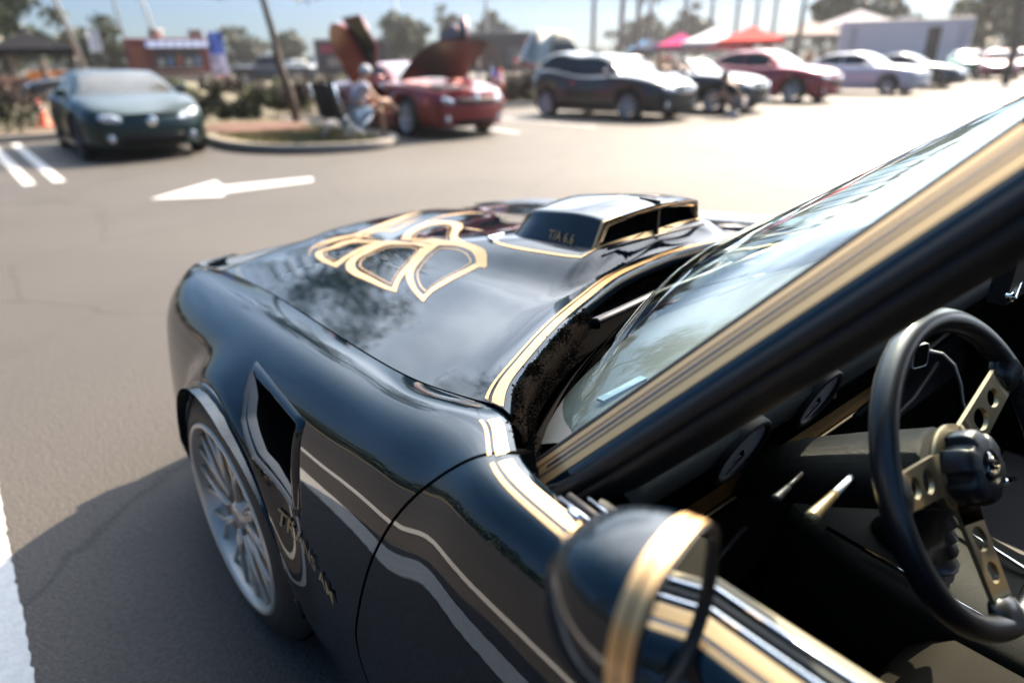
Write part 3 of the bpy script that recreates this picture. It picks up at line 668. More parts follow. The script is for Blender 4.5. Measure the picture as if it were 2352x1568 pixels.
# instrument face tilted toward the driver
FA = np.array([0, -.925, .80]); FBt = np.array([0, -.865, .62])
def face(x, t, off=0.): p = FA*(1-t)+FBt*t; n = np.array([0, -.95, -.31]); return np.array([x, p[1], p[2]])+n*off
BEZ = mat('engine_turned_gold_metal', (.40, .245, .075), .30, .9, bump=.5, bscale=260, var=.35, vscale=120)
MB().grid([[face(x, 0, 0), face(x, 1, 0)] for x in np.linspace(-.70, .70, 10)]).build('instrument_panel', BLKM, dash)
MB().grid([[face(x, .50, .004), face(x, .86, .004)] for x in np.linspace(-.66, .18, 10)]).build('gold_bezel', BEZ, dash)
MB().tube([face(x, .88, .008) for x in np.linspace(-.66, .22, 12)], .0035, 6).build('bezel_lip', GOLDM, dash)
GF = mat('gauge_face', (.30, .30, .31), .5)
def gauge(px, py, rad, txt):
    g0 = on(px, py, 'y', -.915); c = np.array([g0[0], FA[1]+(FBt[1]-FA[1])*(FA[2]-g0[2])/.18-.012, g0[2]]); n = np.array([0, -.95, -.31]); n /= np.linalg.norm(n); u = np.array([1., 0, 0]); w = np.cross(u, n); w *= np.sign(w[2])
    def ring(k, o): return [c+n*o+(u*math.cos(q)+w*math.sin(q))*rad*k for q in np.linspace(0, 2*PI, 40, endpoint=False)]
    hsg = MB().grid([ring(1.22, -.03), ring(1.22, .006), ring(1.12, .009), ring(1.02, .006), ring(1.0, .002)], closev=True).build('gauge', BLKP, dash)
    r = ring(1.0, .003); MB().add(r, [tuple(range(40))]).build('gauge_face', GF, hsg, False)
    mb = MB()
    for k in range(21):
        q = math.radians(225-k*13.5); L = .12 if k % 2 == 0 else .07
        a, b = c+n*.0038+(u*math.cos(q)+w*math.sin(q))*rad*(.92-L), c+n*.0038+(u*math.cos(q)+w*math.sin(q))*rad*.92; tq = (u*-math.sin(q)+w*math.cos(q))*rad*.012
        mb.add([a-tq, b-tq, b+tq, a+tq], [(0, 1, 2, 3)])
    mb.build('gauge_marks', BLKM, hsg, False)
    q = math.radians(225); MB().tube([c+n*.008, c+n*.008+(u*math.cos(q)+w*math.sin(q))*rad*.8], .0009, 6).build('gauge_needle', BLKM, hsg)
    MB().lathe([(0, .0), (0, rad*.09), (.005, rad*.09), (.005, 0)], c+n*.005, 'y', 16).build('needle_cap', BLKM, hsg)
    if txt: flattext('gauge_lettering', txt, rad*.26, BLKM, hsg, c+n*.004-w*rad*.42, u, w, off=0)
gauge(1838, 900, .046, 'MPH'); gauge(1668, 1020, .050, 'RPM')
# radio and heater stack
rb = on(1935, 850, 'y', -.90); RX = float(rb[0]); RAD = MB().box((RX-.085, -.91, rb[2]-.035), (RX+.085, -.88, rb[2]+.045)).build('radio', BLKP, dash, False)
for i in range(3): MB().box((RX-.075, -.916, rb[2]-.022+.024*i), (RX+.07, -.909, rb[2]-.010+.024*i)).build('radio_button_row', mat('radio_grey', (.03, .035, .05), .3), RAD, False)
for i in (0, 1): MB().box((RX-.080, -.925, rb[2]-.024+.03*i), (RX-.066, -.91, rb[2]-.006+.03*i)).build('radio_knob', CHROME, RAD, False)
MB().tube([on(1690, 1000, 'y', -.90)+np.array([-.07, 0, -.03]), on(1640, 1080, 'y', -.88)], .004, 6).build('dash_cable', BLK, dash)
MB().tube([(-.05, -.93, .70), (.25, -.915, .722), (.60, -.90, .73)], .006, 8).build('dash_crease', BLKP, dash); MB().tube([(.0, -.93, .60), (.28, -.92, .62), (.42, -.91, .66)], .006, 8).build('dash_crease', BLKP, dash)
MB().grid([[(x, -.90+.02*math.cos(q), .66+.1*math.sin(q)) for q in np.linspace(-PI/2, PI/2, 6)] for x in (.2, .7)]).build('glove_box', BLKP, dash)
MB().box((-.72, -.88, .42), (.72, -.82, .64)).build('lower_dash', BLKM, dash, False)
MB().tube([(-.70, -.985, .655), (-.44, -.95, .66)], .004, 6).build('dash_seam', BLKP, dash)
# VIN plate under the glass
va, vb = on(1378, 921, 'z', .885), on(1478, 869, 'z', .885); ex = (vb-va); L = np.linalg.norm(ex); ex /= L; ey = np.array([-ex[1], ex[0], 0])
z1 = .003; cc = [va-ey*.006, vb-ey*.006, vb+ey*.006, va+ey*.006]; mbv = MB(); mbv.add([p+np.array([0, 0, z1]) for p in cc], [(0, 1, 2, 3)]); mbv.add([p+np.array([0, 0, z1-.004]) for p in cc], [(3, 2, 1, 0)]); mbv.grid([[p+np.array([0, 0, z1-.004]) for p in cc], [p+np.array([0, 0, z1]) for p in cc]], closev=True)
vp = mbv.build('vin_plate', mat('vin_plate_blue', (.06, .10, .13), .35, .6), dash, False)
flattext('vin_lettering', '2W87Z9N151194', .0095, mat('stamped_metal', (.20, .25, .27), .4, .5), vp, (va+vb)/2+np.array([0, 0, z1+.001])+ey*.0035, -ex, -ey, off=0)
# steering column, wheel
WC = np.array([-.3538, -1.1915, .8515]); TH = .5142; NW = np.array([math.sin(-.0669)*math.cos(TH), -math.cos(-.0669)*math.cos(TH), math.sin(TH)]); UW = np.cross([0, 0, 1.], NW); UW /= np.linalg.norm(UW); UW *= np.sign(UW[0]); VW = np.cross(NW, UW); VW *= np.sign(VW[2]); HUB = WC-NW*.020
def colp(d): return HUB-NW*d
colr = MB(); prof = [(.018, .0), (.018, .050), (.022, .0535), (.12, .054), (.21, .052), (.215, .050), (.24, .048), (.245, .043), (.42, .040)]
rows = []
for d, r in prof: rows.append([colp(d)+(UW*math.cos(q)+VW*math.sin(q))*r for q in np.linspace(0, 2*PI, 36, endpoint=False)])
column = MB().grid(rows, closev=True).build('steering_column', CRACK, car)
def lever(a, b, name, m1, m2, r):
    a, b = np.array(a), np.array(b); c = a+(b-a)*.58
    MB().tube([a, c], [r*.75, r], 10).build(name, m1, column).name = name
    MB().tube([c, a+(b-a)*.62, b-(b-a)*.02, b], [r*1.15, r*1.1, r*1.55, r*1.1], 12).build(name+'_tip', m2, column)
lever(on(1975, 1075, 'y', -1.06), on(1862, 1190, 'y', -1.10), 'turn_signal_lever', mat('satin_white_metal', (.75, .76, .78), .3, .3), mat('worn_brass', (.33, .25, .13), .3, .8), .0055)
lever(on(1845, 1085, 'y', -1.0), on(1780, 1148, 'y', -1.03), 'tilt_lever', BLKP, BLKP, .0045)
MB().tube([on(2300, 1107, 'y', -1.13), on(2330, 1100, 'y', -1.13)], .007, 12).build('ignition_key_barrel', CHROME, column)
RO, RI = .1889, .0155
def wp(r, q, d=0.): return HUB+NW*d+(UW*math.cos(q)+VW*math.sin(q))*r
swm = MB().tube([wp(RO, q, .020) for q in np.linspace(0, 2*PI, 96, endpoint=False)], RI, 20, closed=True).build('steering_wheel', LEATHER, car)
st = MB()
for q in np.linspace(0, 2*PI, 190, endpoint=False):
    st.tube([wp(RO-RI*.98, q, .020-.004), wp(RO-RI*1.03, q+.012, .020), wp(RO-RI*.98, q+.004, .020+.004)], .0009, 4, cap=False)
st.build('rim_stitching', BLKP, swm)['kind'] = 'stuff'
def spoke(q0):
    # flat plate with two round holes: polygons built as strips round each hole
    R0, R1, hw0, hw1, th = .040, RO-.004, .026, .021, .006
    holes = [(.088, .0155), (.128, .0130)]
    def pt(r, s, d): p = wp(0, 0, 0)+(UW*math.cos(q0)+VW*math.sin(q0))*r+(-UW*math.sin(q0)+VW*math.cos(q0))*s+NW*d; return p+NW*.020*max(0, (r-.05))/(.13)
    cuts = [R0, .0685, .1085, .1475, R1]; mb = MB()
    def hw(r): return hw0+(hw1-hw0)*(r-R0)/(R1-R0)
    for dd, flip in ((th/2, False), (-th/2, True)):
        for (a, b) in ((cuts[0], cuts[1]), (cuts[3], cuts[4])): mb.grid([[pt(a, -hw(a), dd), pt(a, hw(a), dd)], [pt(b, -hw(b), dd), pt(b, hw(b), dd)]])
        for (a, b), (hc, hr2) in zip(((cuts[1], cuts[2]), (cuts[2], cuts[3])), holes):
            n = 32; inn, outr = [], []
            for i in range(n):
                t = 2*PI*i/n+PI/4; c, s = math.cos(t), math.sin(t); inn.append(pt(hc+hr2*c, hr2*s, dd))
                k = 1/max(abs(c), abs(s)); ca, cs = c*k, s*k; r = (a+b)/2+(b-a)/2*ca; outr.append(pt(r, hw(r)*cs, dd))
            mb.grid([inn, outr], closev=True)
    for s in (-1, 1): mb.grid([[pt(r, s*hw(r), th/2) for r in np.linspace(R0, R1, 12)], [pt(r, s*hw(r), -th/2) for r in np.linspace(R0, R1, 12)]])
    for hc, hr2 in holes: mb.grid([[pt(hc+hr2*math.cos(t), hr2*math.sin(t), d) for t in np.linspace(0, 2*PI, 32, endpoint=False)] for d in (th/2, -th/2)], closev=True)
    o = sharp(mb.build('spoke', GOLDM, swm), 30)
    a, b = pt(R1-.028, 0, 0), pt(R1+.004, 0, .0)
    rows = []
    for t, k in ((0, .55), (.15, .95), (.5, 1.1), (1, 1.2)):
        c = a+(b-a)*t; rows.append([c+(-UW*math.sin(q0)+VW*math.cos(q0))*.026*k*math.cos(x)+NW*.013*k*math.sin(x) for x in np.linspace(0, 2*PI, 16, endpoint=False)])
    MB().grid(rows, closev=True).build('spoke_boot', LEATHER, swm)
for q0 in (math.radians(171), math.radians(27), math.radians(-102)): spoke(q0)
# hub plate and scalloped pad
def ringw(r, d, n=48): return [wp(r, q, d) for q in np.linspace(0, 2*PI, n, endpoint=False)]
MB().grid([ringw(.0, .003), ringw(.056, .003), ringw(.056, -.004), ringw(.0, -.004)], closev=True).build('hub_plate', GOLDM, swm)
def scal(k, d, amp): return [wp(.0475*k*(1-amp*math.exp(-((((q*6/(2*PI)+.5) % 1)-.5)/.17)**4)), q, d) for q in np.linspace(0, 2*PI, 180, endpoint=False)]
hp = MB().grid([scal(.98, .004, .20), scal(1.0, .024, .20), scal(.97, .031, .19), scal(.88, .036, .12), scal(.7, .039, .02), scal(.45, .040, 0), scal(.43, .036, 0), scal(.0, .036, 0)], closev=True).build('hub_pad', mat('hub_black_satin', (.010, .011, .016), .38, .1, .1, bump=.15, bscale=900), swm); sharp(hp, 50)
MB().grid([ringw(.0200, .0365), ringw(.0190, .0395), ringw(.012, .0420), ringw(.0, .0427)], closev=True).build('horn_button', mat('horn_button_gloss', (.004, .005, .009), .08, 0, 1), swm)
mbb = MB()
for k in range(9):
    q = math.radians(200+k*17.5); mbb.tube([wp(.0055, q, .0445), wp(.0125, q+.15, .0428)], [.0006, .0013], 5)
mbb.tube([wp(.006, math.radians(60), .0445), wp(.009, math.radians(100), .044), wp(.0125, math.radians(80), .043)], [.0018, .0012, .0006], 6); mbb.build('bird_emblem', mat('emblem_silver_gold', (.6, .5, .35), .25, .9), swm)
# phone charger puck on its stalk with white cable (rests on the dash)
pc = empty('phone_charger', 'small white framed square phone charger with a white cable on the black dash', 'phone charger')
c = on(2113, 817, 'y', -.98); n = CP-c; n[2] *= .2; n /= np.linalg.norm(n); n = np.array([n[0]*.62+n[1]*-.78*-1*0+.0, n[1], n[2]]); n = np.array([n[0]*math.cos(.85)-n[1]*math.sin(.85), n[0]*math.sin(.85)+n[1]*math.cos(.85), n[2]]); n /= np.linalg.norm(n); u = np.cross([0, 0, 1.], n); u /= np.linalg.norm(u); w = np.cross(n, u)
def sq(k, o): return [c+n*o+(u*np.sign(math.cos(t))*abs(math.cos(t))**.35*.022*k+w*np.sign(math.sin(t))*abs(math.sin(t))**.35*.023*k) for t in np.linspace(0, 2*PI, 48, endpoint=False)]
MB().grid([sq(.9, -.010), sq(1.0, -.006), sq(1.0, .002), sq(.94, .003), sq(.92, .001)], closev=True).build('white_frame', mat('white_plastic', (.40, .39, .37), .4), pc)
r = sq(.93, .0015); MB().add(r, [tuple(range(48))]).build('black_screen', mat('screen_black', (.004, .004, .005), .15), pc, False)
MB().tube([c-n*.01, c-n*.04+np.array([0, .02, -.03])], .008, 8).build('mount_arm', BLKP, pc)
CP_ = [on(2132, 805, 'y', -.98), on(2165, 812, 'y', -.985), on(2192, 838, 'y', -.99), on(2206, 880, 'y', -1.0), on(2212, 925, 'y', -1.0), on(2230, 965, 'y', -1.01), on(2262, 1010, 'y', -1.0), on(2290, 1120, 'y', -1.0), on(2352, 1165, 'y', -1.02)]
MB().tube(CP_, .0028, 8).build('charging_cable', mat('white_cable', (.45, .45, .44), .45), pc)
# rear view mirror
m0 = on(2335, 668, 'y', -1.12); MB().tube([m0+np.array([-.03, -.0, 0]), m0+np.array([-.01, 0, -.012]), m0+np.array([.10, .02, .02])], .006, 10).build('rear_view_mirror_edge', CHROME, car)
MB().box((m0[0]-.02, m0[1]+.004, m0[2]-.02), (m0[0]+.2, m0[1]+.03, m0[2]+.05)).build('rear_view_mirror', BLKP, car, False)
# console, shifter, seat, floor
MB().box((-.75, -2.2, .18), (.75, -.70, .22)).build('floor_pan', BLKM, car, False)
CG = mat('console_grey_vinyl', (.010, .0095, .007), .6, 0, 0, .12, bump=.2, bscale=500)
con = MB(); rows = []
for y, z in ((-.86, .52), (-1.0, .47), (-1.2, .44), (-1.45, .44), (-1.9, .47)):
    rows.append([(-.155, y, .22), (-.15, y, z-.02), (-.135, y, z), (.135, y, z+.01), (.15, y, z-.02), (.155, y, .22)])
console = MB().grid(rows).build('center_console', CG, car)
MB().tube([(-.13, -.95, .497), (-.10, -1.22, .452), (-.03, -1.28, .455), (.08, -1.24, .455), (.11, -.95, .50)], .0045, 8).build('console_chrome_trim', CHROME, console)
bt = []
for k in range(10): zz = .455+.014*k; rr = (.085-.0055*k)*(1 if k % 2 == 0 else .82); bt.append([(-.01+rr*.8*math.cos(q), -1.06-.002*k+rr*math.sin(q), zz) for q in np.linspace(0, 2*PI, 20, endpoint=False)])
MB().grid(bt, closev=True).build('shifter_boot', LEATHER, console); MB().tube([(-.01, -1.07, .59), (-.01, -1.09, .68)], [.011, .009], 10).build('shifter_lever', CHROME, console); MB().lathe([(0, 0), (-.0, .022), (.03, .026), (.045, .01), (.046, 0)], (-.01, -1.09, .67), 'z', 16).build('shifter_knob', BLKP, console)
def seatmat():
    m = mat('perforated_tan_seat_cloth', (.075, .062, .042), .8, 0, 0, .1); t = m.node_tree; b = t.nodes['Principled BSDF']
    g = N(t, 'ShaderNodeNewGeometry'); v = N(t, 'ShaderNodeTexVoronoi', Scale=95., feature='F1'); v.inputs['Randomness'].default_value = .12; t.links.new(g.outputs['Position'], v.inputs['Vector'])
    r = N(t, 'ShaderNodeValToRGB'); r.color_ramp.elements[0].position = .12; r.color_ramp.elements[0].color = (.006, .005, .004, 1); r.color_ramp.elements[1].position = .18; r.color_ramp.elements[1].color = (.013, .0105, .007, 1)
    t.links.new(v.outputs['Distance'], r.inputs[0]); t.links.new(r.outputs[0], b.inputs['Base Color']); return m
SM = seatmat(); P = []
for y in np.linspace(-1.10, -1.70, 20):
    row = []
    for q in np.linspace(-1, 1, 24):
        x = -.31+.235*q; e = max(0, (-1.18-y)); edge = 1-abs(q)**4; fr = math.sqrt(max(0, min(1, (-1.10-y)/.09)))
        row.append(np.array([x, y, .26+(.175*edge**.5)*fr*(1)+.02*(q*q)*edge]))
    P.append(row)
MB().grid(P).build('driver_seat_cushion', SM, car)
MB().grid([[np.array([-.37+.24*q, -1.60-.25*t-.03*(1-q*q), .36+.62*t]) for q in np.linspace(-1, 1, 10)] for t in np.linspace(0, 1, 10)]).build('driver_seat_back', SM, car)
MB().grid([[np.array([.37+.24*q, -1.05-.5*t, .38+.03*q*q]) for q in np.linspace(-1, 1, 10)] for t in np.linspace(0, 1, 8)]).build('passenger_seat', LEATHER, car)
MB().grid([[np.array([.74, y, z]) for y in (-.9, -1.95)] for z in (.25, .86)]).build('passenger_door_trim', BLKM, car)
# ================================================================== GROUND
def groundmat():
    m = bpy.data.materials.new('worn_asphalt'); m.use_nodes = True; t = m.node_tree; b = t.nodes['Principled BSDF']; g = N(t, 'ShaderNodeNewGeometry')
    n1 = N(t, 'ShaderNodeTexNoise', Scale=.35, Detail=5.); n2 = N(t, 'ShaderNodeTexNoise', Scale=75., Detail=8., Roughness=.75); n3 = N(t, 'ShaderNodeTexVoronoi', Scale=140.)
    for n in (n1, n2, n3): t.links.new(g.outputs['Position'], n.inputs['Vector'])
    r1 = N(t, 'ShaderNodeValToRGB'); r1.color_ramp.elements[0].color = (.043, .038, .034, 1); r1.color_ramp.elements[1].color = (.062, .0545, .048, 1); r1.color_ramp.elements[0].position = .3; r1.color_ramp.elements[1].position = .7
    t.links.new(n1.outputs['Fac'], r1.inputs[0])
    r2 = N(t, 'ShaderNodeValToRGB'); r2.color_ramp.elements[0].color = (.45, .46, .5, 1); r2.color_ramp.elements[1].color = (1.35, 1.33, 1.3, 1); r2.color_ramp.elements[0].position = .36; r2.color_ramp.elements[1].position = .64
    t.links.new(n2.outputs['Fac'], r2.inputs[0]); m1 = N(t, 'ShaderNodeMix', data_type='RGBA', blend_type='MULTIPLY'); m1.inputs['Factor'].default_value = .8
    nw = N(t, 'ShaderNodeTexNoise', Scale=1.3, Detail=4.); t.links.new(g.outputs['Position'], nw.inputs['Vector']); wv = N(t, 'ShaderNodeMix', data_type='RGBA', blend_type='ADD'); wv.inputs['Factor'].default_value = .55; t.links.new(g.outputs['Position'], wv.inputs['A']); t.links.new(nw.outputs['Color'], wv.inputs['B'])
    vc_ = N(t, 'ShaderNodeTexVoronoi', Scale=.33, feature='DISTANCE_TO_EDGE'); t.links.new(wv.outputs['Result'], vc_.inputs['Vector']); rc = N(t, 'ShaderNodeMapRange'); rc.inputs[1].default_value = .0; rc.inputs[2].default_value = .006; rc.inputs[3].default_value = .55; rc.inputs[4].default_value = 1.; t.links.new(vc_.outputs['Distance'], rc.inputs[0])
    ns = N(t, 'ShaderNodeTexNoise', Scale=.9, Detail=3.); t.links.new(g.outputs['Position'], ns.inputs['Vector']); rs_ = N(t, 'ShaderNodeMapRange'); rs_.inputs[1].default_value = .60; rs_.inputs[2].default_value = .72; rs_.inputs[3].default_value = 1.; rs_.inputs[4].default_value = .72; t.links.new(ns.outputs['Fac'], rs_.inputs[0])
    mm = N(t, 'ShaderNodeMath', operation='MULTIPLY'); t.links.new(rc.outputs[0], mm.inputs[0]); t.links.new(rs_.outputs[0], mm.inputs[1]); mq = N(t, 'ShaderNodeMix', data_type='RGBA', blend_type='MULTIPLY'); mq.inputs['Factor'].default_value = 1; t.links.new(r1.outputs[0], mq.inputs['A']); t.links.new(mm.outputs[0], mq.inputs['B'])
    t.links.new(mq.outputs['Result'], m1.inputs['A']); t.links.new(r2.outputs[0], m1.inputs['B']); t.links.new(m1.outputs['Result'], b.inputs['Base Color'])
    b.inputs['Roughness'].default_value = .72; b.inputs['Specular IOR Level'].default_value = .38
    ad = N(t, 'ShaderNodeMath', operation='ADD'); t.links.new(n2.outputs['Fac'], ad.inputs[0]); t.links.new(n3.outputs['Distance'], ad.inputs[1])
    bp = N(t, 'ShaderNodeBump', Strength=.6, Distance=.006); t.links.new(ad.outputs[0], bp.inputs['Height']); t.links.new(bp.outputs[0], b.inputs['Normal']); return m
ASPH = groundmat()
GRASS = mat('dry_grass_field', (.075, .07, .032), .9, col2=(.12, .095, .055), vscale=.6, bump=.4, bscale=30)
g = MB(); 
def big(x0, x1, y0, y1, z, n=1): return MB().add([(x0, y0, z), (x1, y0, z), (x1, y1, z), (x0, y1, z)], [(0, 1, 2, 3)])
tag(big(-900, 1200, -900, 1200, -.008).build('ground', mat('far_ground', (.08, .075, .05), .95, col2=(.11, .095, .06), vscale=.05), None, False), kind='structure')
tag(big(-60, 70, -60, 15.6, 0).build('parking_lot', ASPH, None, False), kind='structure')
tag(big(-60, 36, 16.6, 90, .03).build('grass_field', GRASS, None, False), kind='structure')
tag(big(36, 140, 13.5, 60, .02).build('far_lot', ASPH, None, False), kind='structure')
WP = mat('worn_white_paint', (.42, .41, .40), .6, 0, 0, .4, var=.08, vscale=40, bump=.3, bscale=120)
def jag(P, name, z=.004, amp=.003, sp=.03, label=None):
    out = []
    random.seed(int(abs(P[0][0]*100)))
    for i in range(len(P)):
        a, b = np.array(P[i]), np.array(P[(i+1) % len(P)]); n = max(1, int(np.linalg.norm(b-a)/sp)); n = min(n, 260)
        for k in range(n): q = a+(b-a)*k/n; out.append((q[0]+random.gauss(0, amp), q[1]+random.gauss(0, amp), z))
    bm = bmesh.new(); vs = [bm.verts.new(p) for p in out]; f = bm.faces.new(vs); bmesh.ops.triangulate(bm, faces=[f]); me = bpy.data.meshes.new(name); bm.to_mesh(me); bm.free()
    me.materials.append(WP); o = bpy.data.objects.new(name, me); C.objects.link(o); return tag(o, kind='structure')
def stripe(x0, y0, x1, y1, w=.11, **k):
    d = np.array([x1-x0, y1-y0]); d /= np.linalg.norm(d); n = np.array([-d[1], d[0]])*w/2; a, b = np.array([x0, y0]), np.array([x1, y1])
    return jag([a+n, b+n, b-n, a-n], 'parking_line', **k)
stripe(-1.475, -3.5, -1.455, 1.75, .115, amp=.0022, sp=.014); stripe(-1.93, -3.5, -1.91, 1.75, .115)
stripe(-.52, 8.95, -.50, 15.2, .14); stripe(-.20, 8.95, -.13, 15.2, .14)
stripe(7.7, 9.2, 8.3, 13.5, .12); stripe(9.6, 8.9, 9.9, 14, .12)
for x in (14.5, 17.6, 20.7, 23.8): stripe(x, 9, x+.4, 14.5, .12)
# left stalls beyond the near lines
jag([(.36, 6.79), (1.0, 6.37), (1.12, 6.60), (2.16, 6.60), (2.30, 6.92), (1.24, 7.08), (1.30, 7.58)], 'painted_arrow', .004, 0, 9)
# island: kerb, mulch, grass
def outline(P, n=90):
    L = [0]
    for i in range(1, len(P)): L.append(L[-1]+math.dist(P[i], P[i-1]))
    fx, fy = spl(L, [p[0] for p in P]), spl(L, [p[1] for p in P]); return [(float(fx(t)), float(fy(t))) for t in np.linspace(0, L[-1], n)]
ISL = outline([(2.95, 15.4), (2.85, 13.8), (2.72, 12.0), (2.70, 10.7), (3.05, 9.75), (3.8, 9.15), (4.45, 9.1), (4.95, 9.6), (5.1, 10.8), (5.15, 12.2), (5.2, 14.0), (5.2, 15.4)])
cent = np.array([4.0, 12.0])
def inset(P, d):
    P = np.array(P); t = np.gradient(P, axis=0); n = np.stack([t[:, 1], -t[:, 0]], 1); n /= np.linalg.norm(n, axis=1)[:, None]; return P-n*d
CONC = mat('kerb_concrete', (.20, .18, .155), .85, 0, 0, .3, var=.15, vscale=20)
def kerb(P, name='kerb', sgn=1, h=.14):
    a, b, c = np.array(P), inset(P, .03*sgn), inset(P, .17*sgn)
    o = MB().grid([[(p[0], p[1], 0) for p in a], [(p[0], p[1], h-.02) for p in a], [(p[0], p[1], h) for p in b], [(p[0], p[1], h) for p in c], [(p[0], p[1], h-.1) for p in c]]).build(name, CONC); return tag(o, kind='structure')
kerb(ISL, sgn=-1)
inn = inset(ISL, -.165)
tag(MB().add([(p[0], p[1], .11) for p in inn], [tuple(range(len(inn)))]).build('island_grass_base', mat('island_soil', (.10, .07, .04), .95, col2=(.13, .11, .05), vscale=2.5), None, False), kind='structure')
tag(MB().add([(4.05+1.0*math.cos(q)*(1+.15*math.sin(3*q)), 13.3+1.6*math.sin(q)*(1+.1*math.sin(4*q)), .13) for q in np.linspace(0, 2*PI, 40, endpoint=False)], [tuple(range(40))]).build('mulch_bed', mat('red_mulch', (.13, .055, .035), .95, col2=(.07, .03, .02), vscale=30, bump=.8, bscale=60), None, False), kind='structure')
BK = outline([(-30, 15.5), (-10, 15.5), (-2, 15.5), (2.9, 15.5)], 40); kerb([p for p in BK], sgn=1)
tag(big(-30, 3, 15.6, 16.8, .12).build('hedge_bed', mat('hedge_bed_mulch', (.12, .065, .04), .95, col2=(.08, .04, .025), vscale=9), None, False), kind='structure')
kerb(outline([(5.25, 15.5), (12, 15.5), (24, 15.5), (33, 15.5)], 60), sgn=1); tag(big(5.2, 33, 15.6, 16.8, .12).build('hedge_bed', MATS['hedge_bed_mulch'], None, False), kind='structure')
def grasspatch(name, pts, n, h, cols, seed=1, zb=.11):
    random.seed(seed); mb = MB()
    for i in range(n):
        x, y = pts(); a = random.uniform(0, PI); hh = h*random.uniform(.5, 1.2); dx, dy = math.cos(a)*.012, math.sin(a)*.012; lx, ly = random.gauss(0, .02), random.gauss(0, .02)
        mb.add([(x-dx, y-dy, zb), (x+dx, y+dy, zb), (x+lx, y+ly, zb+hh)], [(0, 1, 2)], random.randrange(len(cols)))
    return tag(mb.build(name, cols, None, False), 'short dry grass with green patches beside the kerb', 'grass', kind='stuff')
LG = mat('grass_green', (.07, .09, .02), .8); LD = mat('grass_dry', (.17, .135, .06), .85)
def isl():
    while 1:
        x, y = random.uniform(2.9, 5.0), random.uniform(9.3, 12.6)
        if ((x-3.95)/1.05)**2+((y-11)/2.0)**2 < 1 or y > 10.8: return x, y
grasspatch('island_grass', isl, 9000, .05, [LG, LD, LD])
grasspatch('field_grass', lambda: (random.uniform(-12, 30), 16.9+abs(random.gauss(0, 6))), 9000, .10, [LD, LD, LG], 2, .03)
# ================================================================== foliage
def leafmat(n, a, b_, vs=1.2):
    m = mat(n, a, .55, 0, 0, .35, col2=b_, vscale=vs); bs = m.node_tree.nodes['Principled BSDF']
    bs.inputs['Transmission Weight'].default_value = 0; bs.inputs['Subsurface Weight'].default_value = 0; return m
LF = leafmat('leaf_green', (.034, .052, .014), (.018, .030, .009)); LF2 = leafmat('leaf_olive', (.046, .055, .018), (.026, .032, .012)); LFR = leafmat('leaf_red_brown', (.052, .024, .018), (.028, .018, .011), 3.); LFY = leafmat('leaf_yellow_green', (.09, .11, .02), (.045, .06, .015), 3.)
BARK = mat('grey_bark', (.13, .105, .085), .9, 0, 0, .2, var=.3, vscale=12, bump=.6, bscale=40, stretch=(1, 1, .25))
def leaves(mb, c, r, n, s, k=0, flat=1.0, hollow=.3):
    for i in range(n):
        d = np.random.normal(size=3); d /= np.linalg.norm(d); q = c+d*np.array([1, 1, flat])*r*(hollow+(1-hollow)*random.random()**.6)
        a = np.random.normal(size=3); a /= np.linalg.norm(a); b = np.cross(a, np.random.normal(size=3)); b /= np.linalg.norm(b); L = s*random.uniform(.6, 1.3)
        mb.add([q-a*L, q+b*L*.45, q+a*L, q-b*L*.45], [(0, 1, 2, 3)], k)
def hedge(x0, x1, y, h, d, label, red=.6, seed=1, n=9500):
    random.seed(seed); np.random.seed(seed); root = empty('hedge', label, 'hedge', ((x0+x1)/2, y, .12), 0, 'hedges along the back of the parking row'); mb = MB(); xc = (x0+x1)/2
    cl = [(random.uniform(x0, x1)-xc, random.gauss(0, d*.2), random.uniform(.15, .85)*h, random.random()) for _ in range(int(14*(x1-x0)))]
    per = int(n/len(cl))
    for (x, yy, z, t) in cl:
        k = 0 if (t < red*(.35+z/h*.9)) else (1 if t < .82 else 2); leaves(mb, np.array([x, yy, z]), .27, per, .05, k, .8)
    mb.build('hedge_leaves', [LFR, LF2, LFY], root, False)['kind'] = 'stuff'
    st = MB()
    for i in range(int((x1-x0)*3)): xx = random.uniform(x0, x1)-xc; st.tube([(xx, 0, 0), (xx+random.gauss(0, .08), random.gauss(0, .08), h*.6)], [.02, .008], 5)
    st.build('hedge_stems', BARK, root)['kind'] = 'stuff'
hedge(-5.5, .55, 16.3, 1.0, .8, 'red brown and green hedge at the far left behind the painted stall lines', .75, 3)
hedge(2.8, 5.0, 16.2, .95, .8, 'reddish hedge between the green coupe and the slim tree trunk', .6, 5, 7500)
hedge(5.15, 7.9, 16.2, .95, .8, 'green and red hedge between the tree trunk and the seated person', .45, 6, 8500)
hedge(12.3, 15.3, 16.1, .95, .8, 'reddish hedge between the open red car and the dark hatchback', .9, 7, 8500)
hedge(16.0, 25, 16.3, .8, .8, 'low hedge half hidden behind the row of parked dark cars', .6, 8, 4000)
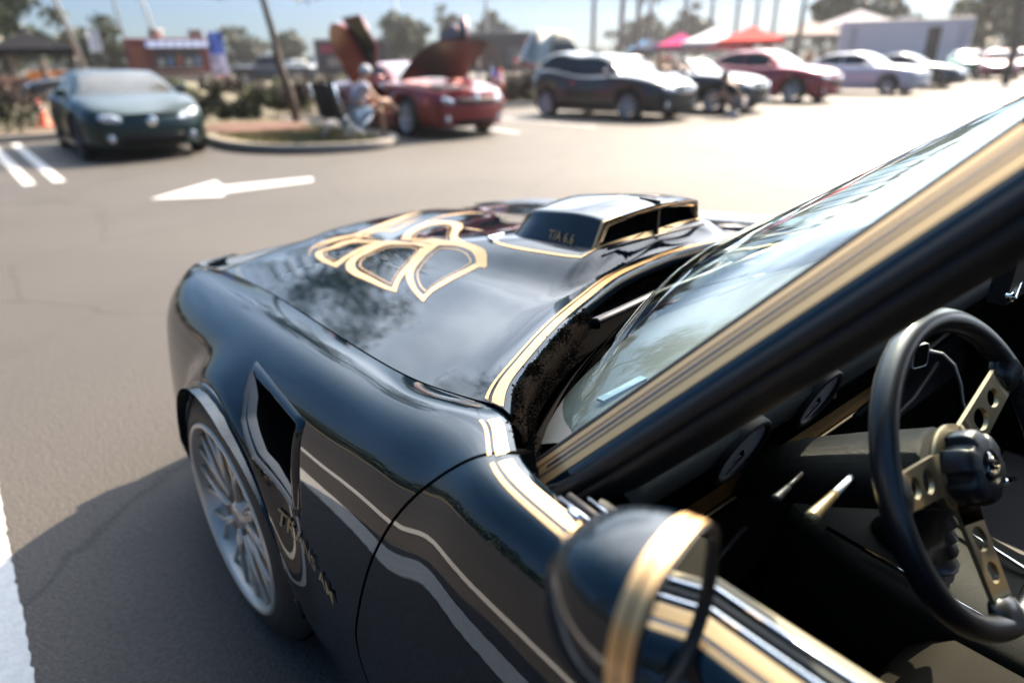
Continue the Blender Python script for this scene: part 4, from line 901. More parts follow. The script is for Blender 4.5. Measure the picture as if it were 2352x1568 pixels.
def tree(x, y, h, cr, label, seed=1, nleaf=7000, trunk=.09, lean=(0, 0), m=None, base=.3, name='tree', cat='tree', group=None, leaf=.07, nb=9, zb=.1):
    random.seed(seed); np.random.seed(seed); root = empty(name, label, cat, (x, y, zb), 0, group); t = MB()
    hb = h*base; P = [np.array([lean[0]*z/h, lean[1]*z/h, z]) for z in np.linspace(0, h*.8, 9)]; P = [p+np.array([random.gauss(0, trunk*.25), random.gauss(0, trunk*.25), 0])*(i > 0) for i, p in enumerate(P)]
    t.tube(P, list(np.linspace(trunk, trunk*.25, 9)), 9); ends = []
    for k in range(nb):
        s = random.uniform(hb/(h*.8), .95); i = min(7, int(s*8)); a = P[i]; q = 2*PI*k/nb+random.uniform(-.4, .4); L = cr*random.uniform(.55, 1.0)*(1.1-.5*s)
        e = a+np.array([math.cos(q)*L, math.sin(q)*L, L*random.uniform(.35, .9)]); mid = (a+e)/2+np.array([0, 0, -.05*L]); t.tube([a, mid, e], [trunk*.38, trunk*.25, trunk*.09], 6); ends.append(e)
        for j in range(3):
            c = mid+(e-mid)*random.random(); g2 = c+np.random.normal(size=3)*cr*.28; t.tube([c, g2], [trunk*.12, trunk*.05], 5); ends.append(g2)
    t.build('trunk', BARK, root); mb = MB(); per = max(20, nleaf//(len(ends)+6))
    for e in ends+[P[-1]+np.random.normal(size=3)*cr*.2 for _ in range(6)]: leaves(mb, e, cr*.30, per, leaf, 0, .75, .1)
    mb.build('crown', m or LF, root, False); return root
tree(5.25, 14.3, 6.4, 2.0, 'slim young tree with a leaning grey trunk on the grass island', 11, 6500, .10, (-.9, .1), LF2, .52, leaf=.065, nb=11)
# tree line and far trees
def faraway(px, dist, h, r, label, seed, m=None, n=2600, group='trees along the far edge of the field'):
    x, y = bear(px, dist); return tree(x, y, h, r, label, seed, n, r*.10, (0, 0), m, .18, 'tree', 'tree', group, leaf=max(.12, r*.11), nb=9, zb=0)
faraway(18, 62, 6.4, 3.3, 'rounded green tree at the far left edge above the black canopy', 21, LF)
faraway(178, 80, 4.8, 2.4, 'low green tree just left of the left lamp post, in the distance', 22, LF2)
faraway(258, 78, 5.3, 2.6, 'dense green tree just right of the left lamp post', 23, LF)
faraway(560, 120, 5.6, 3.6, 'hazy olive tree right of the slim trunk', 24, LF2); faraway(665, 115, 6.0, 3.2, 'dull olive tree left of the black and red trailer', 25, LF2)
faraway(905, 95, 7.0, 3.0, 'green tree behind the raised door of the red car', 26, LF); faraway(940, 90, 6.6, 2.6, 'bright green tree between the raised door and raised hood', 27, LF2)
faraway(1045, 130, 10.5, 3.6, 'tall dark tree top rising above the raised hood', 28, LF); faraway(1130, 140, 10, 4, 'grey green tree behind the dark vendor trailer', 29, LF)
faraway(1480, 150, 9, 5, 'dusty tree behind the row of palm trunks', 30, LF2); faraway(1580, 140, 10, 4, 'dark tree right behind the pink canopy', 31, LF)
faraway(1960, 90, 12.0, 5.0, 'big dark green tree above the white trailer roof', 32, LF); faraway(1920, 95, 10.5, 3.6, 'brownish tree left of the big tree over the trailer', 33, LF2)
faraway(2230, 95, 7.2, 3.4, 'pale green tree right of the white trailer', 34, LFY); faraway(2330, 85, 8.5, 4.5, 'green trees at the far right edge', 35, LF)
tree(*bear(2322, 40), 7.6, 2.4, 'leaning tree trunk at the right edge behind the far kerb', 36, 1500, .19, (1.0, .6), LF2, .8, leaf=.08, zb=0)
tree(*bear(2247, 46), 6.4, 1.9, 'thin bare branched tree between the white trailer and the right edge', 37, 500, .07, (.5, .2), LF2, .5, leaf=.07, zb=0)
# trees out of frame to the left and behind: seen as reflections in the black paint
tree(-9.5, -1.8, 6.0, 1.9, 'roadside tree left of the black coupe', 41, 5000, .12, (0, 0), LF, .3, zb=0); tree(-13, 4.5, 6.5, 2.2, 'second roadside tree left of the black coupe', 42, 4500, .12, (0, 0), LF, .3, zb=0); tree(-12, -8, 6.5, 2.4, 'roadside tree behind and left of the black coupe', 43, 4500, .12, (0, 0), LF, .3, zb=0)
def mass(name, x0, y0, x1, y1, h, n, seed, m, label):
    random.seed(seed); np.random.seed(seed); mb = MB()
    for i in range(n):
        t = random.random(); c = np.array([x0+(x1-x0)*t, y0+(y1-y0)*t, 0])+np.array([random.gauss(0, 1.2), random.gauss(0, 1.2), 0]); hh = h*(.65+.35*math.sin(t*37)*math.sin(t*13+1)); c[2] = random.random()**.8*hh
        leaves(mb, c, .9, 9, .38)
    return tag(mb.build(name, m, None, False), label, 'trees', kind='stuff')
mass('tree_line', -26, -30, -24, 60, 4.2, 1500, 51, LF, 'long dark line of trees beyond the lot on the left')
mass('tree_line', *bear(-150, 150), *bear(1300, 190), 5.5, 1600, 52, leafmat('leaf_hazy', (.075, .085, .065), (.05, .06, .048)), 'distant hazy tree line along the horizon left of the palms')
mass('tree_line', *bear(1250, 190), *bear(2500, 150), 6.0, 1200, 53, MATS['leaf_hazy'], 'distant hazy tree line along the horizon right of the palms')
# palms
PALMB = mat('palm_trunk', (.27, .24, .20), .9, var=.2, vscale=6)
def palm(px, dist, h, r, label, lean=0., seed=1, dead=False):
    x, y = bear(px, dist); random.seed(seed); root = empty('palm_tree', label, 'palm tree', (x, y, 0), 0, 'palm trees beyond the parking lot'); P = [np.array([RT0[0], RT0[1], 0])*lean*math.sin(z/h*2.2)+np.array([0, 0, z]) for z in np.linspace(0, h, 12)]
    MB().tube(P, [r*(1.25 if i == 0 else 1-.2*i/12) for i in range(12)], 10).build('trunk', PALMB, root); mb = MB(); top = P[-1]
    for k in range(26):
        q = 2*PI*k/26+random.random()*.2; el = random.uniform(-.5, 1.1); L = random.uniform(1.4, 2.0); d = np.array([math.cos(q)*math.cos(el), math.sin(q)*math.cos(el), math.sin(el)]); sdv = np.array([-math.sin(q), math.cos(q), 0])
        pts = [top+d*L*s+np.array([0, 0, -1.1*L*s*s*.6]) for s in np.linspace(0, 1, 6)]
        mb.grid([[p+sdv*w for p, w in zip(pts, (.02, .22, .30, .28, .18, .02))], pts, [p-sdv*w for p, w in zip(pts, (.02, .22, .30, .28, .18, .02))]])
    mb.build('fronds', LF, root, False)
for i, (px, d, h, r, le, lb) in enumerate([(1361, 62, 7.6, .20, 0, 'leftmost palm, its green crown just touching the top of the picture'), (1419, 62, 10.5, .24, .25, 'second palm from the left with a curved grey trunk'), (1461, 66, 11, .24, 0, 'third palm from the left, thick pale trunk'), (1488, 66, 7.4, .19, 0, 'fourth palm, shorter, its crown hanging at the top edge'), (1567, 72, 12, .22, 0, 'pale palm trunk above the pink canopy'), (1626, 74, 12, .20, 0, 'pale palm trunk above the white canopy'), (1683, 76, 12, .20, 0, 'pale palm trunk left of the brightest red canopy'), (1727, 78, 12, .20, 0, 'faint palm trunk above the bright red canopy'), (1768, 80, 12, .20, 0, 'faint palm trunk right of the red canopy')]): palm(px, d, h, r, lb, le, 60+i)
tree(*bear(1822, 40), 8.5, 2.0, 'dark bare trunk rising between the red sedan and the white sedan', 72, 600, .17, (.7, 0), LF2, .85, zb=0)
# ================================================================== poles
STEEL = mat('galvanised_steel', (.30, .30, .31), .5, .6)
def pole(px, d, h, r, label, lean=0, name='light_pole', cat='light pole', arm=True, mm=None):
    x, y = bear(px, d); root = empty(name, label, cat, (x, y, 0)); m = mm or STEEL; L = np.array([RT0[0], RT0[1], 0])*lean
    MB().tube([(0, 0, 0), L*.5+np.array([0, 0, h/2]), L+np.array([0, 0, h])], [r, r*.85, r*.6], 10).build('shaft', m, root)
    MB().lathe([(0, r*2.2), (.5, r*2.2), (.55, 0)], (0, 0, 0), 'z', 14).build('base', CONC, root)
    if arm: MB().box((-.9, -.12, h), (.9, .12, h+.16)).build('lamp_head', m, root, False)
pole(203, 42, 11, .13, 'left grey lamp post leaning slightly, above the green coupe', -2.3)
pole(384, 60, 13, .13, 'pale lamp post behind the food truck', -2.2, mm=mat('pale_steel', (.5, .52, .54), .5, .3))
pole(1120, 80, 14, .22, 'pale tall pole above the raised hood of the red car', 0, mm=MATS['pale_steel'])
pole(300, 85, 8.2, .16, 'dark wooden utility pole between the lamp post and the food truck', -.5, 'utility_pole', 'utility pole', True, mat('dark_wood', (.10, .09, .085), .9))
pole(919, 200, 17, .35, 'thin distant antenna mast on the horizon', 0, 'antenna_mast', 'mast', True, mat('hazy_steel', (.5, .53, .56), .7))
# ================================================================== canopies, trailers, trucks
FAB = {}
def canopy(px, d, w, h, col, label, walls=None, rz=0., group='pop up canopies', table=None):
    x, y = bear(px, d); root = empty('pop_up_canopy', label, 'canopy', (x, y, 0), -yawto(px)+rz, group); m = mat('canopy_fabric_%d' % len(FAB), col, .85, 0, 0, .05); FAB[len(FAB)] = 1; e = h*.72; hw = w/2
    t = MB(); n = 9
    rows = []
    for k in range(n):
        s = k/(n-1); zz = e+(h-e)*(s**1.15); q = hw*(1-s); rows.append([(-q, -q, zz), (q, -q, zz), (q, q, zz), (-q, q, zz)])
    t.grid(rows, closev=True); t.build('canopy_roof', m, root, False)
    v = MB()
    for (a, b) in (((-hw, -hw), (hw, -hw)), ((hw, -hw), (hw, hw)), ((hw, hw), (-hw, hw)), ((-hw, hw), (-hw, -hw))): v.add([(a[0], a[1], e), (b[0], b[1], e), (b[0], b[1], e-.3), (a[0], a[1], e-.3)], [(0, 1, 2, 3)])
    v.build('canopy_valance', m, root, False)
    for (a, b) in ((-1, -1), (1, -1), (1, 1), (-1, 1)): MB().tube([(a*hw*.97, b*hw*.97, 0), (a*hw*.97, b*hw*.97, e)], .03, 6).build('leg', STEEL, root)
    return root
canopy(74, 50, 4.6, 3.35, (.006, .006, .009), 'black peaked canopy at the far left')
canopy(1560, 58, 3.6, 3.1, (.5, .03, .15), 'pink canopy, leftmost of the coloured canopies behind the parked cars'); canopy(1632, 56, 4.2, 3.3, (.7, .7, .72), 'white canopy between the pink and the red canopies'); canopy(1672, 60, 3.4, 3.0, (.34, .025, .06), 'crimson canopy half hidden between the white and bright red ones'); canopy(1720, 54, 4.4, 3.3, (.6, .05, .045), 'bright red sunlit canopy, rightmost of the coloured canopies')
canopy(1852, 74, 6.5, 4.3, (.32, .27, .24), 'cream canopy behind the dark bare trunk'); canopy(1958, 80, 8.0, 5.4, (.34, .32, .34), 'big pale striped canopy above the white trailer')
canopy(1500, 66, 4, 2.9, (.10, .11, .15), 'navy canopy left of the pink one'); canopy(1480, 72, 3.4, 3.1, (.10, .25, .45), 'small blue canopy among the palm trunks')
def crate(px, d, w, dp, h, col, label, cat='table', name='vendor_table', z=0, rz=0, items=None, group=None, cat2=None):
    x, y = bear(px, d); root = empty(name, label, cat, (x, y, z), -yawto(px)+rz, group); MB().box((-w/2, -dp/2, h-.05), (w/2, dp/2, h)).build('table_top', mat(name+str(px), col, .7), root, False)
    MB().box((-w/2, -dp/2, .06), (w/2, -dp/2+.02, h-.05)).build('table_cloth', MATS[name+str(px)], root, False)
    for a in (-1, 1):
        for b in (-1, 1): MB().tube([(a*w*.46, b*dp*.4, 0), (a*w*.46, b*dp*.4, h-.05)], .02, 6).build('leg', STEEL, root)
crate(50, 42, 2.6, .8, 1.0, (.35, .16, .10), 'vendor table with a brown cloth under the black canopy'); crate(98, 41.5, 1.6, .8, 1.25, (.70, .22, .05), 'tall vendor table with an orange cloth under the black canopy')
def wheelset(root, pts, r=.36, w=.22, m=None):
    for (x, y) in pts:
        wh = MB().lathe([(-w/2, r*.55), (-w/2, r*.95), (-w/2+.03, r), (w/2-.03, r), (w/2, r*.95), (w/2, r*.55)], (x, y, r), 'x', 24).build('wheel', TYRE, root)
        MB().lathe([(-w/2-.005, 0), (-w/2+.01, r*.5), (-w/2, r*.57), (w/2, r*.57), (w/2-.01, r*.5), (w/2+.005, 0)], (x, y, r), 'x', 16).build('rim', ALU, wh)
def trailer(px, d, L, W_, H, col, label, rz=0., panels=(), door=None, name='trailer', cat='trailer', zf=.45):
    x, y = bear(px, d); root = empty(name, label, cat, (x, y, 0), -yawto(px)+rz); m = mat(name+str(px), col, .45, 0, .3)
    bevel(MB().box((-L/2, -W_/2, zf), (L/2, W_/2, H)).build('body', m, root, False), .06, 3)
    MB().box((-L/2-.01, -W_/2-.012, H-.12), (L/2+.01, -W_/2-.002, H-.02)).build('roof_trim', STEEL, root, False)
    MB().box((-L/2, -W_/2-.02, zf), (L/2, -W_/2-.004, zf+.1)).build('skirt_rail', STEEL, root, False)
    for (x0, x1, z0, z1, c, nm) in panels:
        MB().box((x0, -W_/2-.03, z0), (x1, -W_/2-.003, z1)).build(nm, mat(nm+str(px)+str(int(x0*10)), c, .5), root, False)
    wheelset(root, [(L*.12, -W_/2+.12), (-L*.05, -W_/2+.12), (L*.12, W_/2-.12), (-L*.05, W_/2-.12)]); MB().tube([(-L/2, 0, zf), (-L/2-1.0, 0, zf-.05)], .05, 6).build('tow_bar', STEEL, root)
    MB().box((-.4, -.4, H), (.4, .4, H+.28)).build('roof_vent', STEEL, root, False); return root
trailer(2062, 62, 8.6, 2.4, 3.65, (.72, .72, .75), 'long white enclosed trailer with an open black side door', .10, [(1.5, 2.35, .75, 3.1, (.008, .008, .01), 'open_doorway'), (3.4, 4.2, .7, 3.3, (.55, .55, .58), 'side_panel'), (-3.6, -3.1, 1.2, 3.2, (.5, .52, .5), 'side_panel')])
t1 = trailer(808, 60, 5.6, 2.3, 3.15, (.03, .022, .03), 'black vendor trailer with a pink red logo panel, left of the raised car door', .0, [(-2.4, -1.0, 2.1, 2.75, (.28, .012, .05), 'red_logo_panel'), (-1.9, -.7, 1.1, 1.8, (.3, .22, .2), 'menu_board'), (-.2, 1.2, 1.2, 2.4, (.10, .03, .04), 'serving_hatch'), (1.5, 2.5, .8, 2.5, (.05, .04, .05), 'side_panel')])
trailer(1150, 60, 6.0, 2.4, 3.5, (.06, .05, .055), 'dark vendor trailer behind the raised hood of the red car', .0, [(-2.9, -2.0, 1.8, 3.0, (.10, .14, .19), 'window_panel'), (-1.6, -.1, 1.0, 2.5, (.12, .06, .055), 'serving_hatch'), (.6, 1.6, 1.0, 2.4, (.16, .15, .15), 'menu_board'), (1.9, 2.9, .8, 3.0, (.34, .04, .06), 'red_side_panel')])
# food truck
def foodtruck():
    x, y = bear(405, 47); root = empty('food_truck', 'red food truck with a blue striped awning and serving window', 'food truck', (x, y, 0), -yawto(405)+.05)
    bevel(MB().box((-2.6, -1.1, .5), (1.9, 1.1, 2.85)).build('body', mat('food_truck_red', (.13, .012, .018), .5, 0, .1, col2=(.17, .05, .035), vscale=1.2), root, False), .08, 3)
    MB().box((-1.15, -1.14, 1.35), (1.25, -1.09, 2.25)).build('serving_window', mat('dark_interior', (.05, .06, .07), .5), root, False)
    for i in range(5): MB().box((-1.0+.48*i, -1.17, 1.4), (-.72+.48*i, -1.142, 1.75+.1*(i % 3))).build('menu_card', mat('menu%d' % (i % 3), [(.5, .5, .45), (.15, .25, .4), (.4, .12, .08)][i % 3], .6), root, False)
    for i in range(14): MB().add([(-1.5+i*.23, -1.12, 2.72), (-1.27+i*.23, -1.12, 2.72), (-1.27+i*.23, -1.75, 2.35), (-1.5+i*.23, -1.75, 2.35)], [(0, 1, 2, 3)]).build('awning_stripe', mat('awning%d' % (i % 2), [(.03, .06, .17), (.14, .17, .24)][i % 2], .7), root, False)
    MB().box((-2.35, -1.15, 1.0), (-1.6, -1.10, 2.4)).build('orange_panel', mat('food_orange', (.22, .06, .03), .6), root, False)
    MB().box((-1.2, -1.45, 1.18), (1.3, -1.12, 1.24)).build('serving_shelf', ALU, root, False); MB().box((-1.2, -.3, 2.85), (-.55, .3, 3.35)).build('roof_vent', mat('vent_brown', (.22, .15, .12), .6), root, False); MB().lathe([(2.85, .28), (3.2, .28), (3.3, .36), (3.36, 0)], (-.75, -.2, 0), 'z', 14).build('roof_fan', ALU, root); MB().box((.9, -.3, 2.85), (1.6, .3, 3.3)).build('roof_vent', MATS['vent_brown'], root, False)
    MB().box((-2.6, -1.12, .55), (1.9, -1.102, .95)).build('lower_stripe', mat('cream', (.5, .42, .33), .6), root, False); wheelset(root, [(-1.6, -1), (1.1, -1), (-1.6, 1), (1.1, 1)], .42)
foodtruck()
def flagpole(px, d, h, fw, fh, z0, label, cols, group=None):
    x, y = bear(px, d); root = empty('feather_flag', label, 'flag', (x, y, 0), -yawto(px), group); MB().tube([(0, 0, 0), (0, 0, h)], .02, 6).build('staff', STEEL, root)
    n = len(cols)
    for i, c in enumerate(cols):
        za, zb = z0+(h-z0)*i/n, z0+(h-z0)*(i+1)/n
        MB().grid([[(.02+fw*s, .10*math.sin(s*5+i), zz) for s in np.linspace(0, 1, 8)] for zz in np.linspace(za, zb, 3)]).build('flag_panel', mat('flag%d_%d' % (px, i), c, .7), root)
flagpole(482, 42, 3.0, .8, 2.4, .3, 'tall blue white and red feather flag at the right end of the food truck', [(.55, .14, .13), (.55, .5, .62), (.5, .45, .6), (.05, .10, .42), (.05, .10, .42)])
flagpole(212, 55, 3.6, .7, 1, 2.3, 'small white flag beside the left lamp post', [(.7, .7, .75)])
# cones, posts
def cone(px, d, h, label, z=0, grp='orange traffic cones'):
    x, y = bear(px, d); root = empty('traffic_cone', label, 'traffic cone', (x, y, z), 0, grp); s = h/.7; OR = mat('cone_orange', (.80, .10, .04), .5)
    MB().lathe([(.03, .17*s), (.05, .15*s), (h*.55, .085*s), (h*.97, .03*s), (h, 0)], (0, 0, 0), 'z', 20).build('cone_body', OR, root); MB().box((-.2*s, -.2*s, 0), (.2*s, .2*s, .035)).build('cone_base', OR, root, False)
    MB().lathe([(h*.58, .086*s), (h*.76, .062*s)], (0, 0, 0), 'z', 20).build('reflective_band', mat('cone_white', (.75, .72, .70), .4), root)
cone(60, 19.6, .62, 'orange traffic cone standing behind the far left hedge', .1); cone(209, 30, 1.15, 'orange cone behind the roof of the green coupe'); cone(1148, 25, 1.1, 'reddish cone behind the right end of the open red car')
# people
def person(name, label, loc, rz, J, R, E, shirt, legs, hair=(.03, .02, .015), skin=(.42, .24, .16), shoe=(.05, .05, .06), cap=None, group=None, shorts=True, s=1.0):
    root = empty(name, label, 'person', loc, rz, group)
    def skinned(nm, keys, edges, m, dr=0., par=root, rootk=None):
        idx = {k: i for i, k in enumerate(keys)}; me = bpy.data.meshes.new(nm); me.from_pydata([tuple(J[k]) for k in keys], [(idx[a], idx[b]) for a, b in edges], []); o = bpy.data.objects.new(nm, me); C.objects.link(o)
        md = o.modifiers.new('s', 'SKIN'); sv = me.skin_vertices[0].data
        for k, i in idx.items(): r = R[k]+dr; sv[i].radius = (r, r); sv[i].use_root = (k == (rootk or keys[0]))
        sub = o.modifiers.new('u', 'SUBSURF'); sub.levels = 1; sub.render_levels = 1; dg = bpy.context.evaluated_depsgraph_get(); dg.update(); m2 = bpy.data.meshes.new_from_object(o.evaluated_get(dg)); bpy.data.objects.remove(o); m2.name = nm
        m2.materials.clear(); m2.materials.append(m); m2.polygons.foreach_set('use_smooth', [True]*len(m2.polygons)); o2 = bpy.data.objects.new(nm, m2); C.objects.link(o2); o2.parent = par; return o2
    SK = mat('skin_%d' % int(skin[0]*100), skin, .5, 0, 0, .4)
    skinned('body', list(J), E, SK, 0, root, 'pel')
    up = ['pel', 'chest', 'neckb', 'shl', 'elmL', 'shr', 'elmR']; skinned('shirt', up, [('pel', 'chest'), ('chest', 'neckb'), ('neckb', 'shl'), ('shl', 'elmL'), ('neckb', 'shr'), ('shr', 'elmR')], mat('cloth_%d_%d_%d' % tuple(int(c*99) for c in shirt), shirt, .85), .018)
    lo = ['pel', 'hpl', 'mdL', 'hpr', 'mdR']+([] if shorts else ['anL', 'knL', 'anR', 'knR']); ed = [('pel', 'hpl'), ('pel', 'hpr'), ('hpl', 'mdL'), ('hpr', 'mdR')]+([] if shorts else [('mdL', 'knL'), ('knL', 'anL'), ('mdR', 'knR'), ('knR', 'anR')])
    skinned('trousers' if not shorts else 'shorts', lo, ed, mat('cloth_%d_%d_%d' % tuple(int(c*99) for c in legs), legs, .85), .02)
    for a in ('L', 'R'):
        k = np.array(J['an'+a]); t = np.array(J['to'+a]); d = t-k; SH = mat('shoe_%d' % int(shoe[0]*99), shoe, .6); MB().tube([k+np.array([0, 0, -.0])-d*.15, k+d*.4+np.array([0, 0, -.02]), t], [.055, .055, .035], 8).build('shoe', SH, root)
    h = np.array(J['head']); HM = mat('hair_%d' % int((cap or hair)[0]*99), cap or hair, .7); rows = []
    for f_ in np.linspace(-.1, 1, 7): rr = .112*math.cos(f_*PI/2*.98); rows.append([h+np.array([rr*.92*math.cos(q), rr*math.sin(q)+(-.012), .03+.115*math.sin(f_*PI/2)]) for q in np.linspace(0, 2*PI, 18, endpoint=False)])
    MB().grid(rows, closev=True).build('cap' if cap else 'hair', HM, root)
    if cap: MB().grid([[h+np.array([.07*x, .08+.09*y, .035-.01*y]) for x in (-1, -.5, 0, .5, 1)] for y in (0, 1)]).build('cap_brim', HM, root)
    fm = mat('face_dark', (.05, .03, .025), .5)
    for sx in (-1, 1): MB().lathe([(-.006, 0), (0, .012), (.006, 0)], h+np.array([sx*.035, .098, .005]), 'y', 8).build('eye', fm, root)
    MB().tube([h+np.array([0, .095, .0]), h+np.array([0, .122, -.022]), h+np.array([0, .10, -.03])], [.010, .014, .012], 6).build('nose', SK, root); MB().tube([h+np.array([-.025, .098, -.055]), h+np.array([.025, .098, -.055])], .006, 6).build('mouth', fm, root)
    for a in ('L', 'R'):
        w = np.array(J['ha'+a]); e2 = np.array(J['wr'+a]); d = (w-e2)/np.linalg.norm(w-e2); sd_ = np.cross(d, [0, 0, 1.]); sd_ = sd_/(np.linalg.norm(sd_)+1e-9)
        for k in range(4): MB().tube([w+sd_*(.024-.016*k), w+sd_*(.026-.017*k)+d*.04+np.array([0, 0, -.006]), w+sd_*(.026-.017*k)+d*(.070-.008*abs(k-1.3))+np.array([0, 0, -.025])], [.009, .0085, .007], 6).build('finger', SK, root)
        MB().tube([w-d*.03+sd_*.035, w+sd_*.055+d*.01, w+sd_*.055+d*.035], [.011, .009, .007], 6).build('thumb', SK, root)
    return root
ED = [('pel', 'chest'), ('chest', 'neckb'), ('neckb', 'neck'), ('neck', 'head'), ('head', 'crown'), ('neckb', 'shl'), ('shl', 'elmL'), ('elmL', 'elL'), ('elL', 'wrL'), ('wrL', 'haL'), ('neckb', 'shr'), ('shr', 'elmR'), ('elmR', 'elR'), ('elR', 'wrR'), ('wrR', 'haR'), ('pel', 'hpl'), ('hpl', 'mdL'), ('mdL', 'knL'), ('knL', 'anL'), ('anL', 'toL'), ('pel', 'hpr'), ('hpr', 'mdR'), ('mdR', 'knR'), ('knR', 'anR'), ('anR', 'toR')]
RR = dict(pel=.135, chest=.145, neckb=.085, neck=.055, head=.098, crown=.075, shl=.065, shr=.065, elmL=.052, elmR=.052, elL=.042, elR=.042, wrL=.03, wrR=.03, haL=.036, haR=.036, hpl=.10, hpr=.10, mdL=.085, mdR=.085, knL=.06, knR=.06, anL=.042, anR=.042, toL=.03, toR=.03)
STAND = dict(pel=(0, 0, .95), chest=(0, 0, 1.22), neckb=(0, -.01, 1.42), neck=(0, 0, 1.50), head=(0, .02, 1.62), crown=(0, .02, 1.69), shl=(-.19, 0, 1.40), shr=(.19, 0, 1.40), elmL=(-.23, 0, 1.26), elmR=(.23, 0, 1.26), elL=(-.25, -.01, 1.12), elR=(.25, .0, 1.12), wrL=(-.24, .08, .90), wrR=(.20, .18, 1.0), haL=(-.24, .11, .83), haR=(.17, .25, 1.02), hpl=(-.10, 0, .90), hpr=(.10, 0, .90), mdL=(-.11, .01, .68), mdR=(.11, .02, .68), knL=(-.11, .02, .50), knR=(.12, .04, .50), anL=(-.11, -.02, .09), anR=(.14, .02, .09), toL=(-.12, .15, .03), toR=(.17, .18, .03))
SIT = dict(pel=(0, 0, .50), chest=(0, .06, .76), neckb=(0, .14, .97), neck=(0, .19, 1.04), head=(0, .25, 1.14), crown=(0, .24, 1.22), shl=(-.18, .14, .95), shr=(.18, .14, .95), elmL=(-.20, .20, .84), elmR=(.21, .22, .84), elL=(-.19, .28, .74), elR=(.20, .34, .72), wrL=(-.10, .46, .66), wrR=(.08, .52, .64), haL=(-.05, .52, .62), haR=(.02, .58, .62), hpl=(-.10, .04, .47), hpr=(.10, .04, .47), mdL=(-.12, .26, .50), mdR=(.12, .28, .56), knL=(-.14, .50, .52), knR=(.10, .52, .70), anL=(-.14, .52, .10), anR=(-.08, .78, .50), toL=(-.16, .68, .05), toR=(-.20, .86, .44))
pz = bear(806, 12.7)
person('person', 'person in pale top and light blue shorts seated beside the open red car', (pz[0], pz[1], .03), -yawto(812)-math.radians(75), SIT, RR, ED, (.42, .40, .48), (.38, .47, .58), cap=(.35, .38, .42), shoe=(.03, .03, .05))
def chair(px, d, rz, label):
    x, y = bear(px, d); root = empty('folding_chair', label, 'chair', (x, y, .03), rz); bk = mat('chair_black_fabric', (.008, .008, .012), .8)
    MB().grid([[(sx, y2, z2) for sx in np.linspace(-.26, .26, 5)] for y2, z2 in ((.24, .43), (.0, .38), (-.22, .42))]).build('seat', bk, root); MB().grid([[(sx, y2-.03*(1-(sx/.26)**2), z2) for sx in np.linspace(-.26, .26, 5)] for y2, z2 in ((-.22, .42), (-.30, .7), (-.36, .98))]).build('backrest', bk, root)
    for a in (-.28, .28):
        MB().tube([(a, .26, 0), (a, -.24, .45)], .012, 6).build('leg', CHROME, root); MB().tube([(a, -.30, 0), (a, .24, .45)], .012, 6).build('leg', CHROME, root); MB().tube([(a, -.24, .42), (a, -.38, 1.0)], .012, 6).build('back_post', CHROME, root); MB().box((a-.03, -.22, .62), (a+.03, .22, .65)).build('armrest', BLKP, root, False)
    return root
chair(800, 12.65, -yawto(812)-math.radians(75), 'black folding chair with bright metal legs under the seated person')
chair(765, 13.1, -yawto(770)-math.radians(40), 'second black folding chair, empty, left of the seated person')
CR = dict(SIT); CR.update(pel=(0, 0, .34), chest=(0, .16, .56), neckb=(0, .30, .74), neck=(0, .36, .80), head=(0, .44, .88), crown=(0, .44, .96), shl=(-.18, .30, .72), shr=(.18, .30, .72), elmL=(-.2, .36, .60), elmR=(.2, .38, .60), elL=(-.2, .42, .50), elR=(.2, .46, .50), wrL=(-.12, .60, .42), wrR=(.12, .66, .42), haL=(-.1, .66, .40), haR=(.1, .72, .40), hpl=(-.1, .02, .32), hpr=(.1, .02, .32), mdL=(-.13, .20, .42), mdR=(.13, .20, .42), knL=(-.15, .36, .50), knR=(.15, .36, .50), anL=(-.13, .06, .10), anR=(.13, .10, .10), toL=(-.14, .24, .04), toR=(.14, .28, .04))
pw = bear(1712, 17.6); person('person', 'person in a black top crouching by the front wheel of the dark convertible', (pw[0], pw[1], 0), -yawto(1712)+math.radians(75), CR, RR, ED, (.012, .012, .018), (.30, .26, .25), shoe=(.6, .6, .6))
cols = [((.05, .05, .06), (.03, .04, .08)), ((.45, .04, .06), (.03, .03, .05)), ((.50, .30, .20), (.05, .05, .07)), ((.6, .6, .62), (.10, .12, .2)), ((.04, .04, .05), (.04, .04, .05)), ((.5, .06, .16), (.05, .05, .08))]
for i, (px, d, lb) in enumerate([(1098, 52, 'person in dark clothes standing left of the hatch of the dark vendor trailer'), (1186, 50, 'person in a red top at the dark vendor trailer'), (1518, 36, 'person in a tan top standing behind the dark hatchback'), (1552, 38, 'person in a white top near the pink canopy'), (1600, 37, 'person in black in front of the white canopy'), (1535, 44, 'person in a pink top under the pink canopy'), (1890, 40, 'person in black standing left of the white trailer'), (1858, 42, 'person in tan between the dark trunk and the white trailer'), (96, 40, 'person in dark clothes under the black canopy')]):
    x, y = bear(px, d); a, b = cols[[0, 1, 2, 3, 4, 5, 4, 2, 0][i]]; person('person', lb, (x, y, 0), random.uniform(0, 6), STAND, RR, ED, a, b, shorts=i % 2 == 1, group='people standing around the stalls')
